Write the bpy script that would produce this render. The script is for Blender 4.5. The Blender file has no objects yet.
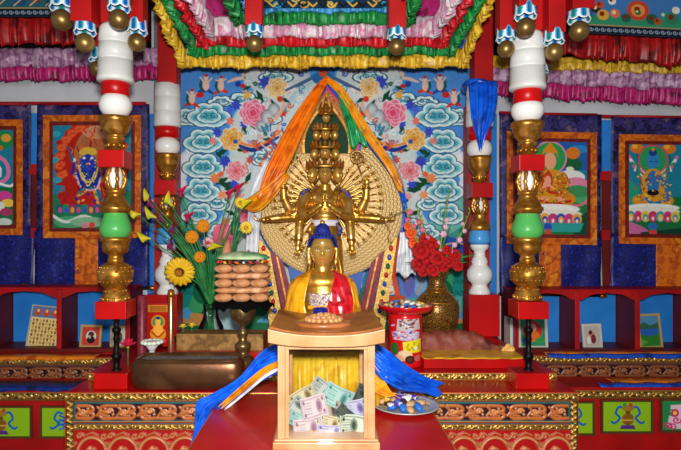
import bpy, math, random
import numpy as np
from mathutils import Vector, Matrix
random.seed(7); np.random.seed(7)
PI = math.pi
# ---------------------------------------------------------------- camera, world, lights, exposure
F = 560.0; CX = 322.0; CY = 232.0; CZ = 1.6
scene = bpy.context.scene
COL = scene.collection
cam_d = bpy.data.cameras.new('camera'); cam = bpy.data.objects.new('camera', cam_d); COL.objects.link(cam)
cam.location = (0, 0, CZ); cam.rotation_euler = (PI/2, 0, 0)
cam_d.sensor_width = 36; cam_d.lens = F/681*36
cam_d.shift_x = (340.5-CX)/681; cam_d.shift_y = (CY-225)/681
cam_d.clip_start = .05
scene.camera = cam
scene.view_settings.view_transform = 'Standard'; scene.view_settings.look = 'None'
scene.view_settings.gamma = 1; scene.view_settings.use_curve_mapping = False
scene.view_settings.exposure = 0.0
world = bpy.data.worlds.new('world'); scene.world = world; world.use_nodes = True
world.node_tree.nodes['Background'].inputs[0].default_value = (.93, .96, 1, 1)
world.node_tree.nodes['Background'].inputs[1].default_value = .12
def light(name, kind, loc, power, size=.1, col=(1,1,1), target=None, size_y=None):
    l = bpy.data.lights.new(name, kind); l.energy = power; l.color = col
    if kind == 'AREA':
        l.size = size
        if size_y: l.shape = 'RECTANGLE'; l.size_y = size_y
    o = bpy.data.objects.new(name, l); COL.objects.link(o); o.location = loc
    if target is not None:
        o.rotation_euler = (Vector(target)-Vector(loc)).to_track_quat('-Z', 'Y').to_euler()
    return o
light('camera_flash', 'AREA', (.03, -.05, CZ+.2), 125, .10, (1, .97, .93), (0, 4, CZ+.05))
light('rear_fill', 'AREA', (-.6, -3.2, 2.3), 85, 1.6, (.95, .97, 1), (0, 4, 1.4), 1.2)  # added soft fill from behind the camera, not a real doorway

# ---------------------------------------------------------------- helpers
def P(px, py, d): return Vector(((px-CX)*d/F, d, CZ-(py-CY)*d/F))
def S(n, d): return n*d/F
def hx(h):
    h = h.lstrip('#'); return tuple(int(h[i:i+2], 16)/255 for i in (0, 2, 4))
def lin(c):
    return tuple((v/12.92 if v <= .04045 else ((v+.055)/1.055)**2.4) for v in c)
MATS = {}
def mat(name, col, rough=.5, metal=0., var=None, vscale=20, bump=0, bscale=60, spec=.3, sheen=0, coat=0, trans=0, kind='noise', emit=None):
    if name in MATS: return MATS[name]
    m = bpy.data.materials.new(name); m.use_nodes = True; nt = m.node_tree; b = nt.nodes['Principled BSDF']
    c = lin(hx(col)); b.inputs['Base Color'].default_value = (*c, 1)
    b.inputs['Roughness'].default_value = rough; b.inputs['Metallic'].default_value = metal
    b.inputs['Specular IOR Level'].default_value = spec
    b.inputs['Sheen Weight'].default_value = sheen; b.inputs['Coat Weight'].default_value = coat
    b.inputs['Transmission Weight'].default_value = trans
    tc = nt.nodes.new('ShaderNodeTexCoord')
    if var:
        if kind == 'noise':
            t = nt.nodes.new('ShaderNodeTexNoise'); t.inputs['Scale'].default_value = vscale; t.inputs['Detail'].default_value = 4
            src = t.outputs['Fac']
        elif kind == 'voronoi':
            t = nt.nodes.new('ShaderNodeTexVoronoi'); t.inputs['Scale'].default_value = vscale; src = t.outputs['Distance']
        else:
            t = nt.nodes.new('ShaderNodeTexWave'); t.inputs['Scale'].default_value = vscale; t.inputs['Distortion'].default_value = 6; t.inputs['Detail'].default_value = 3
            src = t.outputs['Fac']
        nt.links.new(tc.outputs['Object'], t.inputs['Vector'])
        r = nt.nodes.new('ShaderNodeValToRGB'); nt.links.new(src, r.inputs[0])
        cols = [col]+(var if isinstance(var, list) else [var])
        e = r.color_ramp.elements; lo, hi = (.36, .64) if kind == 'noise' else (.05, .75)
        e[0].position = lo; e[0].color = (*c, 1); e[1].position = hi; e[1].color = (*lin(hx(cols[-1])), 1)
        for i, cc in enumerate(cols[1:-1]):
            n = e.new(lo+(hi-lo)*(i+1)/(len(cols)-1)); n.color = (*lin(hx(cc)), 1)
        nt.links.new(r.outputs[0], b.inputs['Base Color'])
    if bump:
        t2 = nt.nodes.new('ShaderNodeTexNoise'); t2.inputs['Scale'].default_value = bscale; t2.inputs['Detail'].default_value = 3
        nt.links.new(tc.outputs['Object'], t2.inputs['Vector'])
        bp = nt.nodes.new('ShaderNodeBump'); bp.inputs['Strength'].default_value = bump; bp.inputs['Distance'].default_value = .01
        nt.links.new(t2.outputs['Fac'], bp.inputs['Height']); nt.links.new(bp.outputs[0], b.inputs['Normal'])
    MATS[name] = m; return m
def vmat(name, rough=.5, spec=.4, bump=0, bscale=200):
    """colour attribute material; alpha of the attribute is the metalness"""
    if name in MATS: return MATS[name]
    m = bpy.data.materials.new(name); m.use_nodes = True; nt = m.node_tree; b = nt.nodes['Principled BSDF']
    a = nt.nodes.new('ShaderNodeAttribute'); a.attribute_name = 'paint'
    nt.links.new(a.outputs['Color'], b.inputs['Base Color']); nt.links.new(a.outputs['Alpha'], b.inputs['Metallic'])
    b.inputs['Roughness'].default_value = rough; b.inputs['Specular IOR Level'].default_value = spec
    if bump:
        t2 = nt.nodes.new('ShaderNodeTexNoise'); t2.inputs['Scale'].default_value = bscale
        tc = nt.nodes.new('ShaderNodeTexCoord'); nt.links.new(tc.outputs['Object'], t2.inputs['Vector'])
        bp = nt.nodes.new('ShaderNodeBump'); bp.inputs['Strength'].default_value = bump; bp.inputs['Distance'].default_value = .01
        nt.links.new(t2.outputs['Fac'], bp.inputs['Height']); nt.links.new(bp.outputs[0], b.inputs['Normal'])
    MATS[name] = m; return m

ORG = {}
def thing(name, label, cat, loc=(0,0,0), group=None):
    o = bpy.data.objects.new(name, None); COL.objects.link(o); o.location = loc; o.empty_display_size = .05
    ORG[o.name] = Vector(loc); return tag(o, label, cat, group)
def tag(o, label, cat, group=None, kind=None):
    o['label'] = label; o['category'] = cat
    if group: o['group'] = group
    if kind: o['kind'] = kind
    return o
def link(name, me, m, parent=None, bevel=0, solid=0, sub=0, label=None, remesh=0, origin=None):
    if m is not None:
        for mm in (m if isinstance(m, (list, tuple)) else [m]): me.materials.append(mm)
    o = bpy.data.objects.new(name, me); COL.objects.link(o)
    org = Vector((0,0,0))
    if origin is not None:
        org = Vector(origin); me.transform(Matrix.Translation(-org))
    base = ORG.get(parent.name, Vector((0,0,0))) if parent else Vector((0,0,0))
    if parent: o.parent = parent
    o.location = org-base; ORG[o.name] = org
    if remesh:
        r = o.modifiers.new('fuse', 'REMESH'); r.mode = 'VOXEL'; r.voxel_size = remesh; r.use_smooth_shade = True
        s = o.modifiers.new('smooth', 'SMOOTH'); s.iterations = 3; s.factor = .5
    if sub: s = o.modifiers.new('sub', 'SUBSURF'); s.levels = sub; s.render_levels = sub
    if solid: s = o.modifiers.new('thick', 'SOLIDIFY'); s.thickness = solid; s.offset = 0
    if bevel: b = o.modifiers.new('bevel', 'BEVEL'); b.width = bevel; b.segments = 2; b.limit_method = 'ANGLE'
    if label: o['label'] = label
    return o
def struct(name, mb, m, **k):
    o = mb.build(name, m, **k); o['kind'] = 'structure'; return o
class MB:
    def __init__(s): s.v = []; s.f = []; s.sm = []; s.mi = []; s.m = 0
    def add(s, vs, fs, smooth=True):
        n = len(s.v); s.v += [tuple(v) for v in vs]; s.f += [tuple(i+n for i in f) for f in fs]
        s.sm += [smooth]*len(fs); s.mi += [s.m]*len(fs); return s
    def box(s, a, b, rz=0, rx=0, ry=0):
        (x0,y0,z0), (x1,y1,z1) = a, b
        c = Vector(((x0+x1)/2, (y0+y1)/2, (z0+z1)/2)); h = ((x1-x0)/2, (y1-y0)/2, (z1-z0)/2)
        R = Matrix.Rotation(rz, 3, 'Z') @ Matrix.Rotation(ry, 3, 'Y') @ Matrix.Rotation(rx, 3, 'X')
        vs = [c+R@Vector((i*h[0], j*h[1], k*h[2])) for i in (-1,1) for j in (-1,1) for k in (-1,1)]
        return s.add(vs, [(0,1,3,2),(4,6,7,5),(0,4,5,1),(2,3,7,6),(0,2,6,4),(1,5,7,3)], False)
    def lathe(s, prof, c=(0,0), n=28, sy=1.):
        vs = []; fs = []; k = len(prof)
        for r, z in prof:
            for i in range(n):
                a = 2*PI*i/n; vs.append((c[0]+r*math.cos(a), c[1]+r*sy*math.sin(a), z))
        for j in range(k-1):
            for i in range(n): fs.append((j*n+i, j*n+(i+1)%n, (j+1)*n+(i+1)%n, (j+1)*n+i))
        if prof[0][1] < prof[-1][1]: pass
        fs.append(tuple(range(n-1, -1, -1))); fs.append(tuple((k-1)*n+i for i in range(n)))
        if prof[0][1] > prof[-1][1]: fs = [f[::-1] for f in fs]
        return s.add(vs, fs)
    def ell(s, c, r, n=14, rot=None):
        if not hasattr(r, '__len__'): r = (r,)*3
        m = max(6, n*2//3); vs = []; fs = []; c = Vector(c)
        for j in range(m+1):
            t = PI*j/m
            for i in range(n):
                a = 2*PI*i/n
                p = Vector((r[0]*math.sin(t)*math.cos(a), r[1]*math.sin(t)*math.sin(a), r[2]*math.cos(t)))
                if rot is not None: p = rot @ p
                vs.append(c+p)
        for j in range(m):
            for i in range(n): fs.append(((j+1)*n+i, (j+1)*n+(i+1)%n, j*n+(i+1)%n, j*n+i))
        return s.add(vs, fs)
    def tube(s, pts, rs, n=8, caps=True):
        pts = [Vector(p) for p in pts]; k = len(pts)
        if not hasattr(rs, '__len__'): rs = [rs]*k
        if len(rs) != k: rs = list(np.interp(np.linspace(0,1,k), np.linspace(0,1,len(rs)), rs))
        vs = []; fs = []; prev = None
        for i, p in enumerate(pts):
            t = (pts[min(i+1,k-1)]-pts[max(i-1,0)])
            if t.length < 1e-9: t = Vector((0,0,1))
            t.normalize()
            if prev is None:
                u = t.cross(Vector((0,1,0)));
                if u.length < .1: u = t.cross(Vector((1,0,0)))
            else: u = prev-t*prev.dot(t)
            u.normalize(); prev = u; w = t.cross(u)
            for j in range(n):
                a = 2*PI*j/n; vs.append(p+(u*math.cos(a)+w*math.sin(a))*rs[i])
        for i in range(k-1):
            for j in range(n): fs.append((i*n+j, i*n+(j+1)%n, (i+1)*n+(j+1)%n, (i+1)*n+j))
        if caps: fs.append(tuple(range(n-1,-1,-1))); fs.append(tuple((k-1)*n+j for j in range(n)))
        return s.add(vs, fs)
    def prism(s, poly, d, th):
        """poly in photo px, extruded from depth d to d+th"""
        n = len(poly)
        A = [P(x, y, d) for x, y in poly]; B = [a+Vector((0, th, 0)) for a in A]
        return s.add(A+B, [tuple(range(n))[::-1], tuple(range(n, 2*n))]+[(i, (i+1)%n, n+(i+1)%n, n+i) for i in range(n)], False)
    def grid(s, V, closed=False, smooth=True):
        r = len(V); c = len(V[0]); vs = [p for row in V for p in row]
        fs = [(i*c+j, i*c+j+1, (i+1)*c+j+1, (i+1)*c+j) for i in range(r-1) for j in range(c-1)]
        if closed: fs += [(i*c+c-1, i*c, (i+1)*c, (i+1)*c+c-1) for i in range(r-1)]
        return s.add(vs, fs, smooth)
    def mesh(s, name):
        me = bpy.data.meshes.new(name); me.from_pydata(s.v, [], s.f)
        me.polygons.foreach_set('use_smooth', s.sm); me.polygons.foreach_set('material_index', s.mi); me.update(); return me
    def build(s, name, m, parent=None, **k): return link(name, s.mesh(name), m, parent, **k)
def L(p, q, t): return p+(q-p)*t
def cr(pts, n):
    """catmull-rom resample of list of tuples"""
    A = np.array([tuple(p) for p in pts], float); k = len(A)
    if k == 2: return [tuple(A[0]+(A[1]-A[0])*i/(n-1)) for i in range(n)]
    E = np.vstack([2*A[0]-A[1], A, 2*A[-1]-A[-2]]); out = []
    for i in range(n):
        u = i/(n-1)*(k-1); j = min(int(u), k-2); t = u-j
        p0, p1, p2, p3 = E[j], E[j+1], E[j+2], E[j+3]
        out.append(tuple(.5*((2*p1)+(-p0+p2)*t+(2*p0-5*p1+4*p2-p3)*t*t+(-p0+3*p1-3*p2+p3)*t**3)))
    return out
def copytree(o, parent=None):
    c = o.copy(); COL.objects.link(c); c.parent = parent; ORG[c.name] = ORG.get(o.name, Vector((0,0,0)))
    for ch in list(o.children): copytree(ch, c)
    return c

# painting canvas in photo pixels ------------------------------------------------
class Canvas:
    def __init__(s, x0, y0, x1, y1, r=1.6, bg='#ffffff', metal=0.):
        s.x0, s.y0, s.x1, s.y1, s.r = x0, y0, x1, y1, r
        s.w = max(2, int(round((x1-x0)*r))+1); s.h = max(2, int(round((y1-y0)*r))+1)
        s.X, s.Y = np.meshgrid(np.linspace(x0, x1, s.w), np.linspace(y0, y1, s.h))
        s.C = np.zeros((s.h, s.w, 4)); s.C[:] = (*hx(bg), metal); s.H = np.zeros((s.h, s.w)); s.mir = None; s.met = metal
    def _win(s, a, b, c, d):
        i0 = max(0, int((b-s.y0)*s.r)-2); i1 = min(s.h, int((d-s.y0)*s.r)+4)
        j0 = max(0, int((a-s.x0)*s.r)-2); j1 = min(s.w, int((c-s.x0)*s.r)+4)
        return (slice(i0, i1), slice(j0, j1)) if i1 > i0 and j1 > j0 else None
    def put(s, w, sd, col, h=0, rnd=2., soft=1., metal=None):
        m = np.clip(.5-sd*s.r/soft, 0, 1)[..., None]
        col = np.array(hx(col) if isinstance(col, str) else col)
        if col.ndim == 1: col = np.broadcast_to(col, sd.shape+(3,))
        C = s.C[w]; C[..., :3] = C[..., :3]*(1-m)+col*m
        if metal is not None: C[..., 3:] = C[..., 3:]*(1-m)+metal*m
        if h:
            t = np.clip(-sd/rnd, 0, 1); s.H[w] = np.maximum(s.H[w], h*np.sqrt(1-(1-t)**2)*(sd < 0))
    def each(s, xs):
        return xs
    def _sd_ell(s, X, Y, cx, cy, rx, ry, rot=0):
        c, q = math.cos(rot), math.sin(rot); u = (X-cx)*c+(Y-cy)*q; v = -(X-cx)*q+(Y-cy)*c
        return (np.sqrt((u/rx)**2+(v/ry)**2)-1)*min(rx, ry)
    def ell(s, cx, cy, rx, ry, col, rot=0, **k):
        R = max(rx, ry)+1
        for cx, rot in ([(cx, rot)] if s.mir is None else [(cx, rot), (s.mir-cx, -rot)]):
            w = s._win(cx-R, cy-R, cx+R, cy+R)
            if w: s.put(w, s._sd_ell(s.X[w], s.Y[w], cx, cy, rx, ry, rot), col, **k)
        return s
    def _poly(s, pts, col, **k):
        xs = [p[0] for p in pts]; ys = [p[1] for p in pts]
        w = s._win(min(xs)-1, min(ys)-1, max(xs)+1, max(ys)+1)
        if not w: return
        X, Y = s.X[w], s.Y[w]; ins = np.zeros(X.shape, bool); dd = np.full(X.shape, 1e9)
        n = len(pts)
        for i in range(n):
            (ax, ay), (bx, by) = pts[i], pts[(i+1)%n]
            if ay != by: ins ^= ((ay > Y) != (by > Y)) & (X < (bx-ax)*(Y-ay)/(by-ay)+ax)
            L2 = (bx-ax)**2+(by-ay)**2+1e-9; t = np.clip(((X-ax)*(bx-ax)+(Y-ay)*(by-ay))/L2, 0, 1)
            dd = np.minimum(dd, np.hypot(X-ax-t*(bx-ax), Y-ay-t*(by-ay)))
        s.put(w, np.where(ins, -dd, dd), col, **k)
    def poly(s, pts, col, **k):
        s._poly(pts, col, **k)
        if s.mir is not None: s._poly([(s.mir-x, y) for x, y in pts], col, **k)
        return s
    def _line(s, pts, wd, col, **k):
        xs = [p[0] for p in pts]; ys = [p[1] for p in pts]; ws = list(np.interp(np.linspace(0,1,len(pts)), np.linspace(0,1,len(wd)), wd)) if hasattr(wd, '__len__') else [wd]*len(pts); R = max(ws)
        w = s._win(min(xs)-R, min(ys)-R, max(xs)+R, max(ys)+R)
        if not w: return
        X, Y = s.X[w], s.Y[w]; dd = np.full(X.shape, 1e9)
        for i in range(len(pts)-1):
            (ax, ay), (bx, by) = pts[i], pts[i+1]
            L2 = (bx-ax)**2+(by-ay)**2+1e-9; t = np.clip(((X-ax)*(bx-ax)+(Y-ay)*(by-ay))/L2, 0, 1)
            dd = np.minimum(dd, np.hypot(X-ax-t*(bx-ax), Y-ay-t*(by-ay))-(ws[i]+(ws[i+1]-ws[i])*t)/2)
        s.put(w, dd, col, **k)
    def line(s, pts, wd, col, smooth=0, **k):
        if smooth: pts = cr(pts, smooth)
        s._line(pts, wd, col, **k)
        if s.mir is not None: s._line([(s.mir-x, y) for x, y in pts], wd, col, **k)
        return s
    def spiral(s, cx, cy, r, turns, wd, col, a0=0, sgn=1, **k):
        n = int(14*turns)+4
        pts = [(cx+r*(1-i/n*.85)*math.cos(a0+sgn*2*PI*turns*i/n), cy+r*.85*(1-i/n*.85)*math.sin(a0+sgn*2*PI*turns*i/n)) for i in range(n+1)]
        return s.line(pts, wd, col, **k)
    def blob(s, lobes, bands, **k):
        """union of ellipses coloured by depth below the rim"""
        for mir in ([False] if s.mir is None else [False, True]):
            lb = [((s.mir-x if mir else x), y, a, b) for x, y, a, b in lobes]
            w = s._win(min(l[0]-l[2] for l in lb)-1, min(l[1]-l[3] for l in lb)-1, max(l[0]+l[2] for l in lb)+1, max(l[1]+l[3] for l in lb)+1)
            if not w: continue
            X, Y = s.X[w], s.Y[w]; sd = np.full(X.shape, 1e9)
            for l in lb: sd = np.minimum(sd, s._sd_ell(X, Y, *l))
            ds = [b[0] for b in bands]; cs = np.array([hx(b[1]) for b in bands])
            col = np.stack([np.interp(-sd, ds, cs[:, i]) for i in range(3)], -1)
            s.put(w, sd, col, **k)
        return s
    def peony(s, cx, cy, r, cols, n=7, layers=4):
        for mir in ([False] if s.mir is None else [False, True]):
            x = s.mir-cx if mir else cx
            w = s._win(x-r*1.3, cy-r*1.3, x+r*1.3, cy+r*1.3)
            if not w: continue
            X, Y = s.X[w], s.Y[w]; th = np.arctan2(Y-cy, X-x); rr = np.hypot(X-x, Y-cy)
            for q in range(layers):
                R = r*(1-q/layers*.9); sc = R*(.88+.2*np.abs(np.sin(th*(n-q)/2+q*1.3))); sd = rr-sc
                t = np.clip(-sd/(R*.45), 0, 1)[..., None]
                c0, c1, c2 = [np.array(hx(c)) for c in cols]
                col = np.where(t < .12, c2, c0*(1-t)+c1*t); s.put(w, sd, col)
        return s
    def noise(s, amt=.04, sc=3):
        n = np.random.rand(s.h//sc+2, s.w//sc+2); n = np.kron(n, np.ones((sc, sc)))[:s.h, :s.w]
        s.C[..., :3] *= (1+amt*(n-.5)*2)[..., None]; return s
    def mesh(s, name, d, hs=.004, fn=None):
        me = bpy.data.meshes.new(name); n = s.w*s.h
        co = np.empty((s.h, s.w, 3)); co[..., 0] = (s.X-CX)*d/F; co[..., 1] = d-s.H*hs; co[..., 2] = CZ-(s.Y-CY)*d/F
        if fn: co = fn(co)
        me.vertices.add(n); me.vertices.foreach_set('co', co.ravel())
        idx = np.arange(n).reshape(s.h, s.w)
        q = np.stack([idx[:-1, :-1], idx[1:, :-1], idx[1:, 1:], idx[:-1, 1:]], -1).reshape(-1, 4)
        me.loops.add(q.size); me.loops.foreach_set('vertex_index', q.ravel())
        me.polygons.add(len(q)); me.polygons.foreach_set('loop_start', np.arange(0, q.size, 4)); me.polygons.foreach_set('loop_total', np.full(len(q), 4))
        me.update(calc_edges=True); me.polygons.foreach_set('use_smooth', np.ones(len(q), bool))
        a = me.color_attributes.new('paint', 'FLOAT_COLOR', 'POINT')
        C = np.clip(s.C, 0, 1).copy(); c = C[..., :3]; C[..., :3] = np.where(c <= .04045, c/12.92, ((c+.055)/1.055)**2.4)
        a.data.foreach_set('color', C.astype(np.float32).ravel()); me.validate(); return me
    def build(s, name, d, m, parent=None, hs=.004, fn=None, **k): return link(name, s.mesh(name, d, hs, fn), m, parent, **k)

# materials ----------------------------------------------------------------------
GOLD = mat('gold', '#e3ad4a', .3, .78, var=['#cf9636', '#f2c56c'], vscale=12, bump=.1, bscale=40)
GOLDC = mat('column_gold', '#c08430', .32, .7, var=['#9a621a', '#d69c48'], vscale=14, bump=.12, bscale=30)
GOLDD = mat('dull_gold', '#c79b52', .42, .7, var=['#a87b35', '#dcb671'], vscale=30, bump=.2, bscale=80)
BRASS = mat('brass', '#a08048', .36, .7, var='#86683a', vscale=8)
DBRASS = mat('aged_brass', '#957a4c', .33, .75, var='#6b5434', vscale=25)
RED = mat('red_lacquer', '#c20c0c', .32, 0, var='#a8080a', vscale=3, coat=.05)
RED2 = mat('red_paint', '#b80e0e', .5, 0, var='#9c0a0b', vscale=4)
DRED = mat('maroon_paint', '#6e1512', .5, 0, var='#5c100e', vscale=4)
WHITE = mat('white_porcelain', '#e9e9e6', .28, 0, coat=.3)
WHITEW = mat('white_wrapped', '#dedfdb', .4, 0, var='#cfd0cc', vscale=6, bump=.05)
GREENP = mat('green_jade_paint', '#4fae57', .35, 0, coat=.2)
BLUEP = mat('sky_blue_paint', '#4a9be0', .35, 0, coat=.2)
IRON = mat('black_iron', '#141312', .45, .6)
WALLW = mat('white_plaster', '#cfd2d6', .8, var='#c2c5cb', vscale=3)
BLUEW = mat('blue_panel_paint', '#2585dc', .55, var='#1f78cc', vscale=5)
DARK = mat('dark_brown_timber', '#1c0d0a', .7)
PAINT = vmat('painted_surface', .8, .1)
PAINTC = vmat('painted_cloth', .8, .1)
CARVE = vmat('painted_carving', .38, .5)
SILK = lambda n, c, v=None, r=.35, **k: mat(n, c, r, 0, var=v, vscale=k.pop('vscale', 9), sheen=0, spec=.45, bump=k.pop('bump', .06), bscale=90, **k)
# ================================================================= SETTING
def bxw(m, x0, y0, z0, x1, y1, z1): return m.box((x0,y0,z0), (x1,y1,z1))
struct('floor', bxw(MB(), -3.2, -3, -.05, 3.4, 5, 0), mat('floor_boards', '#5a2a1c', .4, var='#45200f', vscale=4))
struct('wall_back', bxw(MB(), -3.2, 4.72, 0, 3.4, 4.82, 3.7), WALLW)
struct('ceiling', bxw(MB(), -3.2, -.2, 3.7, 3.4, 4.8, 3.8), DARK)
m = MB(); bxw(m, -3.2, 4.56, 0, -1.37, 4.70, 3.4); struct('wall_left', m, WALLW)
m = MB(); bxw(m, 1.37, 4.56, 0, 3.4, 4.70, 3.4); struct('wall_right', m, WALLW)
# blue strips and red engaged posts either side of the mural bay
for i, s in enumerate((-1, 1)):
    x = s*1.375
    m = MB(); bxw(m, x-.03, 4.50, 0, x+.03, 4.555, 2.55); struct('trim_%d' % (i+1), m, BLUEW)
    x0, x1 = (-1.325, -1.16) if s < 0 else (1.16, 1.325)
    m = MB(); bxw(m, x0, 4.42, 0, x1, 4.60, 2.62); struct('trim_%d' % (i+3), m, RED2)
    # thin red picture rail above the hangings
m = MB(); bxw(m, -3.2, 4.52, CZ-(104-CY)*4.5/F, -1.43, 4.555, CZ-(101-CY)*4.5/F); struct('trim_5', m, RED2)
m = MB()
m.prism([(500,111),(700,118),(700,121),(500,114)], 4.52, .035); struct('trim_6', m, RED2)
# dark boards added behind the side valances, standing in for the shadowed gap
m = MB(); bxw(m, -3.2, 4.2, 3.06, -1.37, 4.5, 3.7); struct('trim_7', m, DARK)
m = MB(); bxw(m, 1.37, 4.2, 3.0, 3.4, 4.5, 3.7); struct('trim_8', m, DARK)

# ================================================================= MURAL
MX = 646
c = Canvas(150, 40, 496, 342, 1.7, '#4d93e2')
c.mir = MX
Tl = ['#14627f', '#f1f7f5', '#d5ecec', '#7cc3cc', '#2f93a6', '#2a8ba0']
def cloud(x, y, w, h, fl=1):
    L1 = [(x,y,w*.36,h*.4),(x-w*.26,y+h*.08,w*.24,h*.27),(x+w*.26,y+h*.08,w*.24,h*.27),(x-w*.12,y-h*.2,w*.2,h*.26),(x+w*.13,y-h*.2,w*.2,h*.26),(x+w*.1,y+h*.25,w*.28,h*.22),(x-w*.14,y+h*.25,w*.24,h*.2)]
    c.blob(L1, [(0,'#0f5578'),(.7,'#125f80'),(1.1,'#f0faf8'),(2.2,'#d8eff0'),(4,'#7cc6d0'),(6,'#3ea0b4'),(9,'#5cb4c2')])
    k = .56
    L2 = [(x+(a-x)*k, y+1+(b-y)*k, p*k*1.05, q*k*1.15) for a, b, p, q in L1]
    c.blob(L2, [(0,'#0c4f72'),(.6,'#105a7a'),(1.0,'#f0faf8'),(2,'#c8e8ea'),(4,'#4ca8b8')])
    for sg in (-1, 1):
        c.spiral(x+sg*w*.1, y+h*.04, w*.085, 1.3, .9, '#0f6482', 0 if sg > 0 else PI, -sg)
# lower landscape
c.poly([(140,176),(175,180),(200,215),(250,236),(323,240),(330,345),(140,345)], '#6fbfb0')
c.poly([(140,225),(178,222),(205,240),(250,250),(323,250),(330,345),(140,345)], '#3f9a8d')
c.poly([(150,262),(190,250),(212,258),(240,280),(323,285),(330,345),(140,345)], '#2e8a5c')
c.poly([(170,345),(176,318),(205,300),(235,302),(268,322),(290,345)], '#17663f')
c.poly([(176,300),(190,288),(208,292),(214,306),(190,318),(176,316)], '#3b9f63')
c.poly([(178,322),(186,312),(204,314),(200,326)], '#c98f4e')
c.poly([(176,314),(183,302),(192,312),(188,320)], '#4aa3d6')
c.poly([(240,318),(262,310),(285,326),(270,345),(244,345)], '#2f7d52')
c.poly([(256,322),(268,312),(280,314),(284,324)], '#66b7e0')
c.poly([(206,312),(232,308),(246,330),(210,334)], '#b9dce0')
# right-hand rock and tree shapes (mirrored with the left)
c.ell(200,282,14,16,'#1f8457').ell(196,276,11,11,'#3aa06c').ell(203,292,10,12,'#166643')
c.ell(184,286,9,22,'#178a82')
for i in range(9): c.spiral(180+(i%3)*5, 270+(i//3)*11, 3.2, 1, .7, '#0c5c5a')
c.poly([(156,246),(200,236),(214,248),(170,256)], '#2a56b8')
c.line([(156,252),(190,243),(214,250)], 1.3, '#d7b75e', smooth=10)
# white mists
c.blob([(186,160,7,9),(180,172,8,11),(178,184,9,9),(190,150,5,8)], [(0,'#b9d6ee'),(2,'#dfeaf4'),(5,'#f4f6f8')])
c.blob([(300,110,60,34),(262,140,34,44),(250,190,30,50),(243,230,26,24),(276,76,34,18)], [(0,'#a4c8d8'),(2,'#c4d8dc'),(8,'#d4dedc')])
c.blob([(300,180,50,80),(300,240,50,50)], [(0,'#b6d3de'),(3,'#d6e3e6')])
# clouds
for a in [(243,100,40,17),(276,76,36,18),(190,117,38,20),(221,101,30,12),(217,203,26,18),(258,213,24,18),(236,226,26,18),(262,158,26,18),(270,118,26,15),
          (209,115,46,28),(203,141,42,27),(203,166,44,28),(201,190,40,27),(199,214,38,25),(220,232,30,18)]: cloud(*a)
# fine curling filler between the big motifs
for i in range(150):
    x = 240+random.random()*78; y = 74+random.random()*165
    if x < 240+(y-74)*.02: continue
    k = random.choice(['#2f8fa8','#7fc0cc','#f0f6f4','#2f8fa8','#1f6f8c','#d8654a','#e9a35a','#e58ea4','#3c56c0','#1d5c40','#8a98a0','#f0f6f4'])
    if random.random() < .5: c.spiral(x, y, random.uniform(2,4.5), 1.1, random.uniform(.8,1.4), k, random.random()*6, random.choice([-1,1]))
    else: c.line([(x,y),(x+random.uniform(-4,4),y+random.uniform(-4,4)),(x+random.uniform(-7,7),y+random.uniform(-5,5))], [random.uniform(1,2.6),.6], k, smooth=6)
# leaves
def leaf(x, y, l, a, col='#154c34'):
    dx, dy = math.cos(a), math.sin(a)
    c.line([(x-dx*l/2, y-dy*l/2), (x, y), (x+dx*l/2, y+dy*l/2)], [1, l*.42, 1], col)
for x, y, l, a in [(222,152,13,-.4),(219,155,9,.8),(260,96,13,1.0),(256,99,10,-.3),(229,186,20,.25),(222,181,14,-.5),(232,190,14,.1),(258,121,14,-.9),(262,126,12,.2),(252,125,10,.9),
                   (236,101,8,.3),(247,88,8,-.4),(240,200,12,.6),(228,160,9,1),(240,150,9,.2),(285,100,10,.5),(274,105,12,1.1),(248,178,12,-1.1),(231,213,11,.4),(244,128,10,1.3),(268,140,10,.2)]:
    leaf(x, y, l, a)
def star(x, y, r, col):
    n = 7; c.poly([(x+r*(1 if i%2 == 0 else .55)*math.cos(i*PI/n), y+r*(1 if i%2 == 0 else .55)*math.sin(i*PI/n)) for i in range(2*n)], col)
for x, y, r, k in [(236,105,6.5,'#3a4fc8'),(230,110,4.5,'#4b66dd'),(217,132,6,'#3b4fc4'),(225,162,7,'#3949bf'),(234,184,6,'#3a50c6'),(232,165,4,'#5068dd'),(244,124,5,'#3a4fc8'),(265,82,8,'#3c50c4'),
                   (215,178,6.5,'#f08a4a'),(221,174,4,'#e86a3a'),(222,195,5.5,'#f29a62'),(213,141,4.5,'#ee8378'),(230,121,5,'#f07a66'),(229,146,5,'#ef8f98'),(238,196,5,'#f2a2a8'),(226,222,5,'#ef7f5c'),
                   (247,95,5,'#edb24a'),(250,160,5,'#e0553f'),(243,212,6,'#e8789a'),(252,204,6,'#e46a86'),(240,222,5,'#3a50c6'),(246,150,4,'#e0553f'),(283,113,5,'#d9433a')]:
    star(x, y, r, k)
c.peony(253,113,13.5,('#f29cb4','#e0486e','#fbe3e6'))
c.peony(232,139,11.5,('#f4c667','#d98a2a','#fbf0d0')); c.ell(235.5,141.5,2.2,2.2,'#2a55c0')
c.peony(277,88,10.5,('#f6ddaa','#d99a3c','#fdf5df'))
c.peony(236,171,10,('#f3a7ae','#df5563','#fce9e6'))
c.peony(246,216,8,('#f08aa4','#d8385e','#fbd9df'))
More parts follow.
